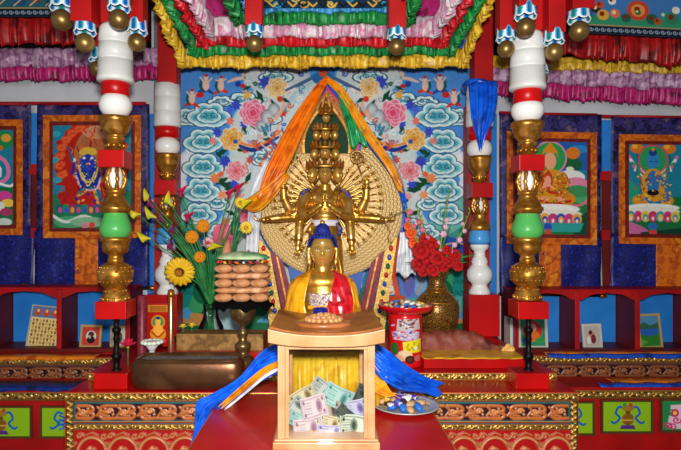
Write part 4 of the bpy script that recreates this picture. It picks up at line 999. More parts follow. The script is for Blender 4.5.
for k, f in enumerate((lambda p: p, mir)):
    q = MB().prism(f([(257,236),(270,252),(284,326),(270,330)])[::(1 if k else 1)], 4.12, .03).build('jewelled_band', JG, st)
    for i in range(9):
        u = (i+.6)/9.3; x = L(261, 276, u)+1.5; y = L(243, 326, u); x = 653-x+1.5 if k else x
        MB().ell(P(x, y, 4.118), (.017,.01,.022), 10).build(('red_gem','blue_gem','green_gem')[i%3], (mat('gem_red','#c8202a',.15,coat=1), mat('gem_blue','#1f4fc0',.15,coat=1), mat('gem_green','#14603f',.15,coat=1))[i%3], q)
    MB().prism(f([(270,250),(283,262),(300,326),(286,328)]), 4.14, .02).build('burgundy_band', BUR, st)
    MB().prism(f([(276,256),(278,258),(293,326),(291,326)]), 4.13, .01).build('gold_fillet', GOLDC, st)
# lotus seat
mb = MB(); mb.lathe([(.13,Z3+.001),(.20,Z3+.01),(.20,Z3+.05),(.16,Z3+.07),(.19,Z3+.10),(.16,Z3+.12)], (st.location.x, SD), 36); mb.build('lotus_base', GOLDC, st)
mb = MB()
for i in range(18): a = 2*PI*i/18; mb.ell((st.location.x+.185*math.cos(a), SD+.185*math.sin(a), Z3+.09), (.028,.028,.03), 8)
mb.build('lotus_petals', GOLD, st)
# body: one fused surface
def V(x, y, dd=0): return P(x, y, SD+dd)
mb = MB()
mb.ell(V(325,205), (S(14,SD), .065, S(18,SD)), 20); mb.ell(V(325,198), (S(21,SD), .05, S(7.5,SD)), 20); mb.ell(V(325,222), (S(13,SD), .06, S(13,SD)), 18)
mb.ell(V(325,240), (S(17,SD), .075, S(15,SD)), 18); mb.tube([V(325,184),V(325,194)], S(6,SD), 12)
mb.tube([V(325,240),V(325,270),V(325,300),V(325,322)], [S(17,SD),S(19,SD),S(21,SD),S(25,SD)], 18)
for s in (-1, 1):
    f = lambda x, y, dd=0, s=s: V(325+s*(x-325), y, dd)
    mb.tube([f(344,194,-.01),f(349,206,-.06),f(348,218,-.10)], [S(6.5,SD),S(5.6,SD),S(4.6,SD)], 12)
    mb.tube([f(348,218,-.10),f(337,211,-.14),f(328,204,-.165)], [S(4.6,SD),S(3.8,SD),S(2.8,SD)], 12)
    mb.tube([f(344,196,.02),f(352,208,.0),f(360,211,-.02)], [S(6,SD),S(5,SD),S(4.4,SD)], 10); mb.tube([f(360,211,-.02),f(366,198,-.04),f(367,184,-.05)], [S(4.4,SD),S(4.2,SD),S(2.6,SD)], 10)
    mb.tube([f(345,200,.02),f(356,217,0),f(372,218,-.03),f(388,220,-.05)], [S(6,SD),S(5,SD),S(4.2,SD),S(2.8,SD)], 10)
    mb.tube([f(344,202,.0),f(350,220,-.03),f(351,236,-.06),f(352,246,-.07)], [S(5.6,SD),S(4.8,SD),S(4.2,SD),S(2.8,SD)], 10)
mb.build('body', GOLD, st, remesh=.0065)
# hands with separate fingers
def hand(parent, o, ax, up, l, m, curl=.4, thumb=1, spread=.12, name='hand'):
    """o wrist, ax direction of the fingers, up palm normal"""
    ax = Vector(ax).normalized(); up = Vector(up); up = (up-ax*up.dot(ax)).normalized(); sd = ax.cross(up)*thumb; o = Vector(o); mb = MB()
    R = Matrix((ax, sd, up)).transposed(); mb.ell(o+ax*l*.27, (l*.3, l*.2, l*.1), 12, R)
    for k, fl in enumerate((.42, .5, .47, .38)):
        s = (k-1.5)/1.5; b = o+ax*l*.45+sd*(-s*l*.15); dirv = (ax-sd*s*spread).normalized(); a = curl; pts = [b-dirv*l*.12, b]; p = b
        for q in range(3): a2 = curl*(q+.6); p = p+(dirv*math.cos(a2)+up*math.sin(a2))*l*fl/3; pts.append(p)
        mb.tube(pts, [l*.055,l*.055,l*.05,l*.045,l*.03], 7)
    b = o+ax*l*.12+sd*l*.14; mb.tube([b, b+(ax*.5+sd*.75).normalized()*l*.2, b+(ax*.75+sd*.6).normalized()*l*.36+up*l*.05], [l*.065,l*.055,l*.032], 7)
    return mb.build(name, m, parent)
hl = S(16, SD)
for s in (-1, 1):
    X = lambda x, y, dd, s=s: V(325+s*(x-325), y, dd)
    hand(st, X(327.6,206,-.17), (-.12*s, .06, 1), (-s, 0, 0), hl, GOLD, .03, s, .02)
    hand(st, X(367,185,-.05), (0, 0, 1), (0, -1, 0), S(13,SD), GOLD, .25, -s, .15)
    hand(st, X(387,220,-.05), (s, 0, .05), (0, 0, 1), S(13,SD), GOLD, .7, s)
    hand(st, X(352,245,-.07), (.1*s, 0, -1), (0, -1, 0), S(14,SD), GOLD, .25, s, .15)
# bow and arrow held on the right, small wheel above
mb = MB(); mb.tube(cr([V(392,212,-.06),V(386,222,-.07),V(390,230,-.07),V(388,238,-.06),V(392,243,-.06)], 14), .004, 6); mb.build('bow', GOLDD, st)
mb = MB(); mb.tube([V(378,220,-.08),V(405,211,-.08)], .0035, 6); mb.ell(V(405.5,211,-.08), (.012,.005,.007), 8); mb.build('arrow', GOLDD, st)
mb = MB(); n = 24; mb.tube([V(357+6*math.cos(2*PI*i/n),157+6*math.sin(2*PI*i/n),.05) for i in range(n+1)], .007, 6)
for i in range(4): a = PI*i/4; mb.tube([V(357+6*math.cos(a),157+6*math.sin(a),.05),V(357-6*math.cos(a),157-6*math.sin(a),.05)], .004, 5)
mb.tube([V(357,163,.05),V(364,180,-.03)], .005, 5); mb.build('wheel', GOLDD, st)
# belt, shoulder cloths, necklaces, armlets
mb = MB(); mb.lathe([(S(13.5,SD)*1.0, V(0,226).z),(S(14,SD), V(0,224).z),(S(13.6,SD), V(0,220).z)], (V(325,0).x, SD), 28, .62); mb.build('white_sash', mat('white_cloth','#dfdfe6',.6), st)
BLS = mat('blue_cloth_gold', '#152c80', .45, var=['#2448b0','#8a6a30','#0e1f5c'], vscale=40)
for s in (-1, 1):
    mb = MB(); pts = [V(325+s*14,188,-.05),V(325+s*21,192,-.065),V(325+s*26,200,-.05),V(325+s*27,208,-.03)]
    mb.tube(cr(pts, 10), [.006,.009,.012,.013,.013,.012,.011,.01,.008,.006], 8); mb.build('shoulder_sash', BLS, st)
    mb = MB(); mb.tube([V(325+s*12,223,-.05),V(325+s*15,229,-.06),V(325+s*14,236,-.06)], [.012,.022,.012], 8); mb.build('hip_ribbon', BLS if s > 0 else GOLD, st)
mb = MB()
for R_, y_ in ((9,192),(13,196)):
    mb.tube([V(325+R_*math.cos(a),y_+R_*.75*math.sin(a),-.078-.012*math.sin(a)) for a in [PI*i/16 for i in range(17)]], .0045, 6)
for i in range(7): a = PI*(i+1)/8; mb.ell(V(325+13.5*math.cos(a),198+11*math.sin(a),-.095), .009, 8)
mb.build('necklace', GOLDC, st)
for s in (-1, 1):
    for x, y, dd in ((366.5,188,-.045),(348.5,208,-.065),(351.5,240,-.065),(382,219.5,-.045),(340,213,-.13)):
        MB().ell(V(325+s*(x-325),y,dd), (S(4.6,SD),S(4.6,SD),S(2,SD)), 12).build('bracelet', GOLDC, st)
# head tiers
tiers = [(325,174,6.8,9.6,14.5,True),(325,153,5.4,7.2,12,True),(325.5,134,4.8,6.2,10.5,True),(326,118,4.2,5.4,0,False)]
for i, (x, y, w, h, so, side) in enumerate(tiers):
    hs = [(V(x,y,-.02-.0*i), S(w,SD), S(h,SD), S(w*1.05,SD), 0)]
    if side:
        for s in (-1, 1): hs.append((V(x+s*so*.86,y+1,.02), S(w*.8,SD), S(h*.86,SD), S(w*.85,SD), s*.75))
    hd_ = head_obj('head', hs, st, 44 if i == 0 else 32)
    mb = MB(); mb.lathe([(S(w*1.1,SD), V(0,y-h*.55).z),(S(w*1.16,SD), V(0,y-h*.75).z),(S(w*1.0,SD), V(0,y-h*.95).z)], (V(x,0).x, SD-.02), 20); mb.build('hair_band', mat('dark_blue_hair','#10183c',.5), hd_)
    mb = MB(); gm = []; W_ = so*.72+w*1.0 if side else w*1.5
    for k in range(-4, 5):
        a = k/4*1.35; cxx = x+W_*math.sin(a); dd = -.03-.07*math.cos(a); yy = y-h*.85-1.5
        if abs(k) == 4: yy += 3
        b = V(cxx, yy-1.5, dd); tall = S(4.4 if k%2 == 0 else 3.4, SD)*(1-.12*i); out = Vector((math.sin(a)*.35, -math.cos(a)*.12, 1)).normalized()
        mb.tube([b-out*tall*.7, b, b+out*tall*.6, b+out*tall*1.4], [tall*.35, tall*.52, tall*.36, tall*.03], 8)
        gm.append(MB().ell(b+Vector((0,-tall*.52,0)), tall*.2, 7))
    pts = [V(x+W_*math.sin(k/8*1.5), y-h*.85, -.03-.07*math.cos(k/8*1.5)) for k in range(-8, 9)]; mb.tube(pts, S(1.5,SD), 7)
    cw = mb.build('crown', GOLDC, hd_); [g_.build('crown_gem', mat('gem_red_dark','#b81a22',.2,coat=1), hd_) for g_ in gm]
    if side:
        for s in (-1, 1): mb = MB(); mb.tube(cr([V(x+s*so*.45,y-h*.4,-.05),V(x+s*so*.5,y+h*.4,-.055),V(x+s*so*.75,y+h*1.05,-.03)], 6), [.006,.008,.01,.011,.009,.006], 7); mb.build('ear_pendant', GOLDC, hd_)
mb = MB(); mb.ell(V(326,107.5,0), (S(3.4,SD),S(3.4,SD),S(4,SD)), 14); mb.tube([V(326,105,0),V(326,100,0),V(326,97,0)], [.012,.008,.002], 8)
for s in (-1, 1): mb.tube([V(326+s*3,113,0),V(326+s*6,108,0),V(326+s*4.6,103,0)], [.012,.01,.002], 7)
mb.build('top_ornament', GOLDC, st)
# legs' skirt folds
mb = MB()
for i in range(9):
    x = 308+i*4.2; mb.tube(cr([V(L(325,x,.6),244,-.075),V(x,275,-.12),V(x+(x-325)*.15,318,-.16)], 8), .012, 7)
mb.build('skirt_folds', GOLD, st)

# ================================================================= SEATED BUDDHA
BD = 2.97; BX = 322.5
YST = zof(346, BD)          # top of the covered stand
t = thing('altar_stand', 'cloth-covered stand behind the donation box carrying the seated buddha', 'stand', (0, 2.95, TT))
mb = MB(); mb.box((-.19, 2.74, TT+.001), (.30, 3.18, YST-.012)); mb.build('stand_block', RED2, t, bevel=.004)
def drape(name, x0, x1, ztop, zbot, d, m, parent, n=60, amp=.012, back=.4):
    rows = []
    for k, (z, dd, a) in enumerate([(ztop, d+back, 0), (ztop, d+back*.5, 0), (ztop, d+.01, .2), (L(ztop,zbot,.15), d-.008, .6), (L(ztop,zbot,.5), d-.012, 1), (zbot, d-.018, 1.4)]):
        rows.append([(L(x0, x1, i/n), dd-abs(a)*amp*(1+math.sin(i*.75)+.5*math.sin(i*1.7+1)), z+.001*a) for i in range(n+1)])
    return MB().grid(rows).build(name, m, parent, solid=.003)
YBR = SILK('yellow_brocade', '#f0b818', ['#f8cc38', '#d89a0c'], .35, vscale=12, bump=.1)
drape('yellow_brocade_cover', -.20, .31, YST-.009, TT+.01, 2.735, YBR, t, amp=.02)
t = thing('buddha_statue', 'seated golden buddha with blue hair wearing yellow and red silk robes', 'statue', (P(BX,0,BD).x, BD, YST))
b0 = P(BX, 0, BD).x; q = BD/F
def B(x, y, dd=0): return P(x, y, BD+dd)
mb = MB(); mb.lathe([(S(44,BD),YST-.002),(S(46,BD),YST+.008),(S(44,BD),YST+.02),(S(40,BD),YST+.03)], (b0, BD), 40, .6); mb.build('lotus_base', GOLDC, t)
mb = MB()
mb.ell(B(BX,296), (S(21,BD),.085,S(24,BD)), 24); mb.ell(B(BX,282), (S(25,BD),.08,S(12,BD)), 24); mb.tube([B(BX,262),B(BX,276)], [S(7.5,BD),S(8.5,BD)], 14); mb.ell(B(BX,322), (S(22,BD),.1,S(18,BD)), 20)
for s in (-1, 1):
    f = lambda x, y, dd=0, s=s: B(BX+s*x, y, dd)
    mb.tube([f(24,281),f(29,296,-.01),f(29,311,-.03)], [S(7.5,BD),S(6.6,BD),S(6,BD)], 12); mb.tube([f(29,311,-.03),f(20,320,-.11),f(7,319,-.15)], [S(6,BD),S(4.8,BD),S(3.6,BD)], 12)
    mb.tube([f(12,330,.02),f(32,332,-.04),f(42,335,-.1)], [S(12,BD),S(10,BD),S(7.5,BD)], 14); mb.tube([f(42,335,-.1),f(20,337,-.17),f(-6,338,-.19)], [S(7.5,BD),S(6,BD),S(4,BD)], 12)
mb.build('body', GOLD, t, remesh=.006)
hd_ = head_obj('head', [(B(BX,251,-.01), S(12,BD), S(17.4,BD), S(13,BD), 0)], t, 72)
for s in (-1, 1):
    mb = MB(); mb.tube(cr([B(BX+s*12.6,246,.01),B(BX+s*14,251,.01),B(BX+s*13.6,259,.005),B(BX+s*12.6,266,.0)], 10), [.008,.013,.014,.012,.01,.009,.01,.013,.012,.004], 9); mb.build('ear', GOLD, hd_)
HAIR = mat('blue_hair', '#141f68', .5, var=['#1c2c88','#0d1446'], vscale=60, bump=.5, bscale=160)
mb = MB(); # hair cap with curls
rows = []
for j in range(12):
    v = j/11; row = []
    for i in range(37):
        a = 2*PI*i/36; front = max(0, -math.sin(a))           # -y is the front
        lo = L(252, 238.5, min(1, front*1.6)); y = L(lo, 231.5, v**.9); w = 14.4*math.sqrt(max(0, 1-(v**1.7)))+.01
        row.append(Vector((b0+w*q*math.cos(a), BD+.008+w*1.02*q*math.sin(a), CZ-(y-CY)*q)))
    rows.append(row)
mb.grid(rows)
mb.lathe([(S(8.6,BD),B(0,235).z),(S(7.8,BD),B(0,230).z),(S(6,BD),B(0,226).z),(S(3,BD),B(0,223.6).z),(.001,B(0,223.2).z)], (b0, BD+.008), 20); hair = mb.build('hair', HAIR, hd_)
mb = MB()
for j in range(7):
    y = 249-j*2.6
    for i in range(24):
        a = 2*PI*(i+.5*(j%2))/24; front = max(0, -math.sin(a)); lo = L(252, 238.5, min(1, front*1.6))
        if y > lo: continue
        vv = min(1, max(0, (lo-y)/(lo-231.5)))
        w = 14.6*math.sqrt(max(.05, 1-(vv**(1/.9))**1.7)); mb.ell((b0+w*q*math.cos(a), BD+.008+w*1.02*q*math.sin(a), CZ-(y-CY)*q), 1.5*q, 6)
mb.build('curls', HAIR, hd_)
mb = MB(); mb.ell(B(BX,222.4,.008), S(2.6,BD), 12); mb.build('finial', GOLD, hd_)
mb = MB(); mb.ell(B(BX,243,-.075), S(1.5,BD), 10); mb.build('brow_jewel', mat('pearl','#e6f2f4',.2), hd_)
# robes as shells following the torso
def hw(y): return float(np.interp(y, [266,270,274,278,284,292,300,310,320,332,344], [9,12,20,27,31.5,34,35.5,36.5,38,42,48]))
def robe(name, fa, fb, ya, yb, m, off=1.02, nu=40, nv=26, wr=.004, sd=0):
    rows = []
    for j in range(nv+1):
        v = j/nv; row = []
        for i in range(nu+1):
            u = i/nu; y = L(ya(u), yb(u), v); w = hw(y)*off; a = L(fa(y, w), fb(y, w), u)
            r = 1+wr*40*(.5+.5*v)*(.5*math.sin(a*15+v*5+sd)+.3*math.sin(a*31-v*7+sd)+.3*math.sin(v*9+a*4))
            row.append((b0+w*r*q*math.sin(a), BD-.0-w*r*q*.66*math.cos(a)-(.02 if y > 300 else 0)*v, CZ-(y-CY)*q))
        rows.append(row)
    return MB().grid(rows).build(name, m, t, solid=.003)
asin = lambda x: math.asin(max(-1, min(1, x)))
robe('yellow_robe', lambda y, w: -PI*.98, lambda y, w: asin((float(np.interp(y,[268,275,300,318],[-9,-13,-17,-14])))/w), lambda u: 269+2*u*0, lambda u: 326, SILK('robe_yellow','#e09410',['#eeaa1c','#b86e06'],.28,vscale=8), 1.02, wr=.0012)
robe('red_robe', lambda y, w: asin(float(np.interp(y,[268,275,300,318],[9,12,5,1]))/w), lambda y, w: asin(min(.97,float(np.interp(y,[268,276,300,326],[11,25,30,27]))/w)), lambda u: 270+0*u, lambda u: 322, SILK('robe_red','#b80a14',['#cc2430','#92060e','#d0404a'],.26,vscale=12), 1.0, wr=.0014, sd=2)
robe('yellow_robe_edge', lambda y, w: asin(min(.95,float(np.interp(y,[268,276,300,326],[11,25,30,27]))/w)), lambda y, w: PI*.98, lambda u: 269.5+0*u, lambda u: 326, MATS['robe_yellow'], 1.025, wr=.0012, sd=4)
# inner garment
rows = [[(b0+S(x,BD), BD-.092-.02*math.cos(x/14)-(.004*math.sin(y*.9+x)), CZ-(y-CY)*q) for x in np.linspace(-13,11,20)] for y in np.linspace(291,306,8)]
MB().grid(rows).build('inner_garment', mat('purple_patterned_silk','#b9a06a',.4,.2,var=['#5a2a7a','#c9b98a','#3a2a68'],vscale=70), t, solid=.003)
rows = [[(b0+S(x,BD), BD-.098-.02*math.cos(x/14)-.004*math.sin(x*.6), CZ-(y-CY)*q) for x in np.linspace(-14,8,16)] for y in np.linspace(303,306.5,4)]
MB().grid(rows).build('belt', MATS['robe_yellow'], t, solid=.006)
for s in (-1, 1): hand(t, B(BX+s*9-1,320,-.155), (-s,-.15,.15), (0,-.2,1), S(15,BD), GOLD, .2, s)
t2 = thing('alms_bowl', 'small dark blue bowl held in the lap of the seated buddha', 'bowl', B(320,317,-.17))
mb = MB(); mb.lathe([(.015,B(0,317).z),(.032,B(0,315).z),(.042,B(0,310).z),(.038,B(0,305).z),(.041,B(0,303.8).z),(.036,B(0,304).z),(.034,B(0,308).z)], (B(320.5,0).x, BD-.165), 24); mb.build('bowl', mat('cobalt_enamel','#14207c',.15,coat=1), t2)
# ================================================================= DONATION BOX
WOOD = mat('pale_wood', '#bd8b5c', .4, 0, var=['#c8996c','#b07c4e'], vscale=5, kind='noise', coat=.15)
WOODD = mat('brown_wood', '#8f5228', .3, 0, var=['#a8663a','#733c1a'], vscale=6, coat=.5)
DX = 326.3; dd = 2.19; w = dd/F; bx0 = (DX-CX)*w
zb = TT; zf = lambda y: zof(y, dd)
t = thing('donation_box', 'pale wooden glass-sided donation box with curved lid in front', 'donation box', (bx0, dd+.16, TT)); DB = t
HWb = 53.5*w; HWf = 48.7*w; DP = .30
mb = MB(); bxw(mb, bx0-HWb, dd-.012, TT, bx0+HWb, dd+DP+.012, TT+.030); mb.build('base', WOOD, t, bevel=.004)
mb = MB(); bxw(mb, bx0-HWb*.97, dd-.006, TT+.030, bx0+HWb*.97, dd+DP+.006, TT+.040); mb.build('base', WOOD, t, bevel=.004)
zt = zf(345)
for sx in (-1, 1):
    for yy in (dd, dd+DP-.034):
        x1 = bx0+sx*HWf; x2 = x1-sx*7.3*w; mb = MB(); bxw(mb, min(x1,x2), yy, TT+.040, max(x1,x2), yy+.034, zt); mb.build('corner_post', WOOD, t, bevel=.002)
        x2 = x1-sx*11*w; x3 = x1-sx*7.3*w
        mb = MB(); bxw(mb, min(x3,x2)+.001, yy+.012, TT+.034, max(x3,x2), yy+.02, zt); mb.build('glazing_bead', WOOD, t)
for yy in (dd, dd+DP-.034):
    mb = MB(); bxw(mb, bx0-HWf+7.3*w, yy, zf(349.5), bx0+HWf-7.3*w, yy+.034, zt); mb.build('top_rail', WOOD, t, bevel=.002)
for sx in (-1, 1):
    x1 = bx0+sx*HWf; x2 = x1-sx*.02; mb = MB(); bxw(mb, min(x1,x2), dd+.034, zf(349.5), max(x1,x2), dd+DP-.034, zt); mb.build('top_rail', WOOD, t, bevel=.002)
def glassm():
    m = bpy.data.materials.new('clear_glass'); m.use_nodes = True; nt = m.node_tree; nt.nodes.clear()
    o = nt.nodes.new('ShaderNodeOutputMaterial'); mx = nt.nodes.new('ShaderNodeMixShader'); tr = nt.nodes.new('ShaderNodeBsdfTransparent'); gl = nt.nodes.new('ShaderNodeBsdfGlossy'); fr = nt.nodes.new('ShaderNodeFresnel')
    tr.inputs[0].default_value = (.98,.99,.985,1); gl.inputs['Roughness'].default_value = .04; fr.inputs[0].default_value = 1.45
    nt.links.new(fr.outputs[0], mx.inputs[0]); nt.links.new(tr.outputs[0], mx.inputs[1]); nt.links.new(gl.outputs[0], mx.inputs[2]); nt.links.new(mx.outputs[0], o.inputs[0]); return m
GLASS = glassm()
x0, x1 = bx0-HWf+7.3*w, bx0+HWf-7.3*w
for yy in (dd+.022, dd+DP-.02): mb = MB(); bxw(mb, x0, yy, TT+.036, x1, yy+.004, zf(349.5)); mb.build('glass_pane', GLASS, t)
for xx in (bx0-HWf+.012, bx0+HWf-.016): mb = MB(); bxw(mb, xx, dd+.036, TT+.036, xx+.004, dd+DP-.036, zf(349.5)); mb.build('glass_pane', GLASS, t)
# curved lid: plank whose ends flare upwards, sloping back
rows_t = []; n = 28; LH = 57.3*w
def lidz(u, k):   # u -1..1
    return zt+.001+abs(u)**2.2*.010*k
top = lambda u: zt+.050+abs(u)**2.6*.022-(.004*(1-abs(u)**2))
vs = []; fs = []
for i in range(n+1):
    u = -1+2*i/n; X = bx0+u*LH; Xb = bx0+u*LH*.93
    yF = dd-.05; yB = dd+DP+.04; wig = .004*math.cos(u*3)
    vs += [(X, yF, zt+.001+abs(u)**3*.018), (X, yF-.006, top(u)), (Xb, yB, top(u)+.02), (Xb, yB, zt+.001)]
for i in range(n):
    k = i*4
    for a, b in ((0,1),(1,2),(2,3),(3,0)): fs.append((k+a, k+4+a, k+4+b, k+b))
fs += [(0,1,2,3), (n*4+3,n*4+2,n*4+1,n*4)]
MB().add(vs, [f[::-1] for f in fs], False).build('lid', WOOD, t, bevel=.003)
vs = []; fs = []
for i in range(n+1):
    u = -1+2*i/n; X = bx0+u*LH*.97; Xb = bx0+u*LH*.93; yF = dd-.04; yB = dd+DP+.03; z = top(u)+.001
    vs += [(X,yF,z),(X,yF+.004,z+.006),(Xb,yB,z+.026),(Xb,yB,z+.018)]
for i in range(n):
    k = i*4
    for a, b in ((0,1),(1,2),(2,3)): fs.append((k+a, k+4+a, k+4+b, k+b))
MB().add(vs, [f[::-1] for f in fs], False).build('lid_top_board', WOODD, t)
mb = MB(); zc_ = top(0)+.012
mb.lathe([(.118,zc_),(.118,zc_+.012),(.106,zc_+.018),(.07,zc_+.020)], (bx0-.01, dd+.12), 40, .75); lp = mb.build('lid_plinth', WOODD, t)
mb = MB()
for ring, (nn, rr_, zz, s_) in enumerate(((17,.068,.024,.016),(12,.044,.034,.015),(6,.02,.042,.013))):
    for i in range(nn): a = 2*PI*i/nn; mb.ell((bx0-.01+rr_*math.cos(a), dd+.12+rr_*.75*math.sin(a), zc_+zz), (s_*.8,s_*.8,s_*.75), 9)
mb.lathe([(.05,zc_+.016),(.045,zc_+.03),(.02,zc_+.04)], (bx0-.01, dd+.12), 24, .75)
mb.build('carved_lotus', mat('tan_wood','#b5804f',.3,coat=.5), t)
# banknotes --------------------------------------------------------------------
def note(px, py, wpx, hpx, rot, cols, label, depth, tilt=.25, kind=0, curl=.01):
    cols = [darker(q_) for q_ in cols]
    cc = Canvas(0, 0, 60, 26, 1.2, cols[0]); 
    cc.poly([(2,2),(58,2),(58,24),(2,24)], cols[1]); cc.poly([(3.4,3.4),(56.6,3.4),(56.6,22.6),(3.4,22.6)], cols[0])
    cc.ell(30 if kind == 1 else 42, 13, 7.5, 8.5, cols[1]); cc.ell(30 if kind == 1 else 42, 13, 4, 5, cols[2])
    for i in range(5): cc.line([(7,7+i*3),(24,7+i*3)], .8, cols[1] if i%2 else cols[2])
    for x, y in ((8,6),(52,6),(8,20),(52,20)): cc.ell(x, y, 2.8, 2.2, cols[2])
    c0, s0 = math.cos(rot), math.sin(rot); ctr = P(px, py, depth); ww = wpx*depth/F; hh_ = hpx*depth/F
    def fn(co):
        u = (co[..., 0]*F/2+CX)/60-.5; v = .5-(( CY-(co[..., 2]-CZ)*F/2))/26
        X = u*ww; Z = v*hh_; Y = np.sin(u*5+px)*curl+Z*tilt
        out = np.empty_like(co); out[..., 0] = X*c0-Z*s0; out[..., 1] = Y; out[..., 2] = X*s0+Z*c0; return out
    me = cc.mesh('banknote', 2, 0, fn); o = link('banknote', me, PAINTC, None, solid=.0006); o.location = ctr; ORG[o.name] = ctr
    tag(o, label, 'banknote', 'banknotes in the donation box'); return o
darker = lambda c: '#%02x%02x%02x' % tuple(int(v*255*.86) for v in hx(c))
pal = dict(pink=('#ddd0d0','#bd96a4','#98708a'), teal=('#b0cfc8','#7aada4','#4a887e'), grey=('#c9ccc4','#8a948c','#5c665f'), lilac=('#cfcbe0','#9a8fc0','#6a5c9a'), tan=('#ddd2ae','#b09a6c','#7d6a44'), dollar=('#d8dccb','#7f9078','#3f4f3f'), dk=('#5a625c','#3c4440','#2a302c'), brn=('#c2b6a4','#8c7a68','#5c4c40'))
notes = [
 (303,398,26,15,.5,'tan','cream banknote leaning up at the left of the pile',2.36),
 (322,390,24,15,-.7,'grey','pale bluish banknote at the top of the pile',2.38),
 (362,398,24,14,1.2,'dk','dark grey banknote standing at the right back of the box',2.40),
 (291,424,24,14,1.35,'dk','dark green banknote against the left glass',2.34),
 (338,397,27,18,-.45,'teal','bright teal-green banknote near the top centre of the pile',2.33),
 (296,410,24,15,.9,'grey','greenish grey banknote tilted at the left',2.33),
 (355,409,26,15,.3,'lilac','lilac grey banknote at the right above the dollar',2.32),
 (329,411,22,17,.15,'brn','brownish banknote in the middle of the pile',2.315),
 (314,407,24,19,.22,'pink','pink portrait banknote in the middle of the pile',2.30),
 (308,429,27,18,.08,'pink','pinkish banknote flat on the bottom behind the front glass, left',2.285),
 (330,424,22,14,-.1,'tan','small cream banknote in the lower middle of the pile',2.29),
 (331,432,26,12,.02,'lilac','lilac banknote along the bottom in the middle',2.275),
 (354,426,27,18,-.06,'dollar','green-grey dollar note at the lower right of the pile',2.275),
 (345,414,18,11,-.8,'dk','small dark banknote tucked above the dollar',2.295),
 (300,420,20,12,-.3,'teal','small teal banknote at the lower left of the pile',2.31)]
for i, (px, py, wp, hp, r, k, lb, dp) in enumerate(notes): note(px, py, wp*1.08, hp*1.12, r, pal[k], lb, dp, kind=1 if k == 'dollar' else 0)
def text(name, s, loc, size, m, rot=(PI/2,0,0), parent=None):
    cu = bpy.data.curves.new(name, 'FONT'); cu.body = s; cu.size = size; cu.extrude = .0005; cu.align_x = 'CENTER'; cu.align_y = 'CENTER'
    o0 = bpy.data.objects.new(name+'_tmp', cu); COL.objects.link(o0); dg = bpy.context.evaluated_depsgraph_get(); me = bpy.data.meshes.new_from_object(o0.evaluated_get(dg)); me.name = name
    bpy.data.objects.remove(o0); me.materials.clear(); me.transform(Matrix.Translation(loc) @ __import__('mathutils').Euler(rot).to_matrix().to_4x4()); return link(name, me, m, parent)
dol = [o for o in COL.objects if o.get('label', '').startswith('green-grey dollar')][0]
ink = mat('dark_ink', '#3c4a3c', .6)
for sx, sz in ((-.05,.026),(.05,.026)): text('numeral', '1', (sx,-.012,sz-.003), .018, ink, parent=None).parent = dol

# ================================================================= SCARVES AND SILKS
def silk(name, label, Lp, Rp, m, nu=60, nv=26, folds=5, amp=.012, group=None, seed=0, cat='scarf', solid=.0025, wob=.5):
    """Lp, Rp : lists of (px, py, depth) for the two edges"""
    A = cr([P(*p) for p in Lp], nu+1); Bb = cr([P(*p) for p in Rp], nu+1); rd = random.Random(seed); ph = rd.random()*6; rows = []
    for i in range(nu+1):
        a, b = Vector(A[i]), Vector(Bb[i]); j = min(i+1, nu); k = max(i-1, 0)
        tan = (Vector(A[j])+Vector(Bb[j])-Vector(A[k])-Vector(Bb[k])).normalized(); nr = (b-a).normalized().cross(tan)
        if nr.y > 0: nr = -nr
        row = []
        for v in range(nv+1):
            u = v/nv; f = math.sin(2*PI*folds*u+ph+wob*math.sin(i*.13+seed))+.4*math.sin(2*PI*folds*2.3*u+i*.11); row.append(L(a, b, u)+nr*((amp*f+amp)*min(1, (nu-i)/nu*3+.35))+tan*(.02*math.sin(u*9+seed)*(i/nu)**6))
        rows.append(row)
    o = MB().grid(rows).build(name, m, solid=solid); c0 = (Vector(A[nu//2])+Vector(Bb[nu//2]))/2
    o.data.transform(Matrix.Translation(-c0)); o.location = c0; ORG[o.name] = c0; tag(o, label, cat, group); return o
KH = 'silk scarves draped over the golden halo'
ORS = SILK('scarf_orange', '#ea6a04', ['#f28412', '#c94e02'], .26)
YLS = SILK('scarf_yellow', '#e89208', ['#f2a81c', '#c07006'], .28)
BLS2 = SILK('scarf_blue', '#0a4cc8', ['#1668e8', '#083898'], .28)
GRS = SILK('scarf_green', '#128a48', ['#1fa85c', '#0b6432'], .32)
WHS = SILK('scarf_white', '#d6d8dc', ['#e8eaee', '#b9bcc4'], .5)
silk('silk_scarf', 'broad orange scarf falling from the halo tip to the left', [(326,76,4.02),(312,91,3.98),(290,122,3.95),(268,165,3.92),(258,196,3.92)], [(328,82,4.02),(320,98,3.98),(305,130,3.95),(288,168,3.92),(266,203,3.92)], ORS, folds=2.5, amp=.012, group=KH, seed=1)
silk('silk_scarf', 'orange scarf end tied in a knot at the left of the halo', [(284,172,3.93),(266,186,3.93),(246,199,3.95),(238,198,3.95)], [(290,176,3.93),(272,200,3.93),(256,212,3.95),(240,206,3.95)], YLS, folds=3, amp=.02, group=KH, seed=2, nu=30)
silk('silk_scarf', 'yellow-orange scarf falling from the halo tip to the right', [(327,76,4.02),(345,91,3.98),(368,126,3.96),(392,163,3.94),(404,188,3.94)], [(326,82,4.02),(341,98,3.98),(362,134,3.96),(386,168,3.94),(400,194,3.94)], YLS, folds=2, amp=.010, group=KH, seed=3)
silk('silk_scarf', 'narrow blue scarf strip under the left orange scarf', [(324,84,4.06),(313,98,4.06),(303,114,4.06),(297,124,4.06)], [(326,89,4.06),(317,103,4.06),(307,118,4.06),(299,130,4.06)], BLS2, folds=1.5, amp=.006, group=KH, seed=4, nu=24, nv=12)
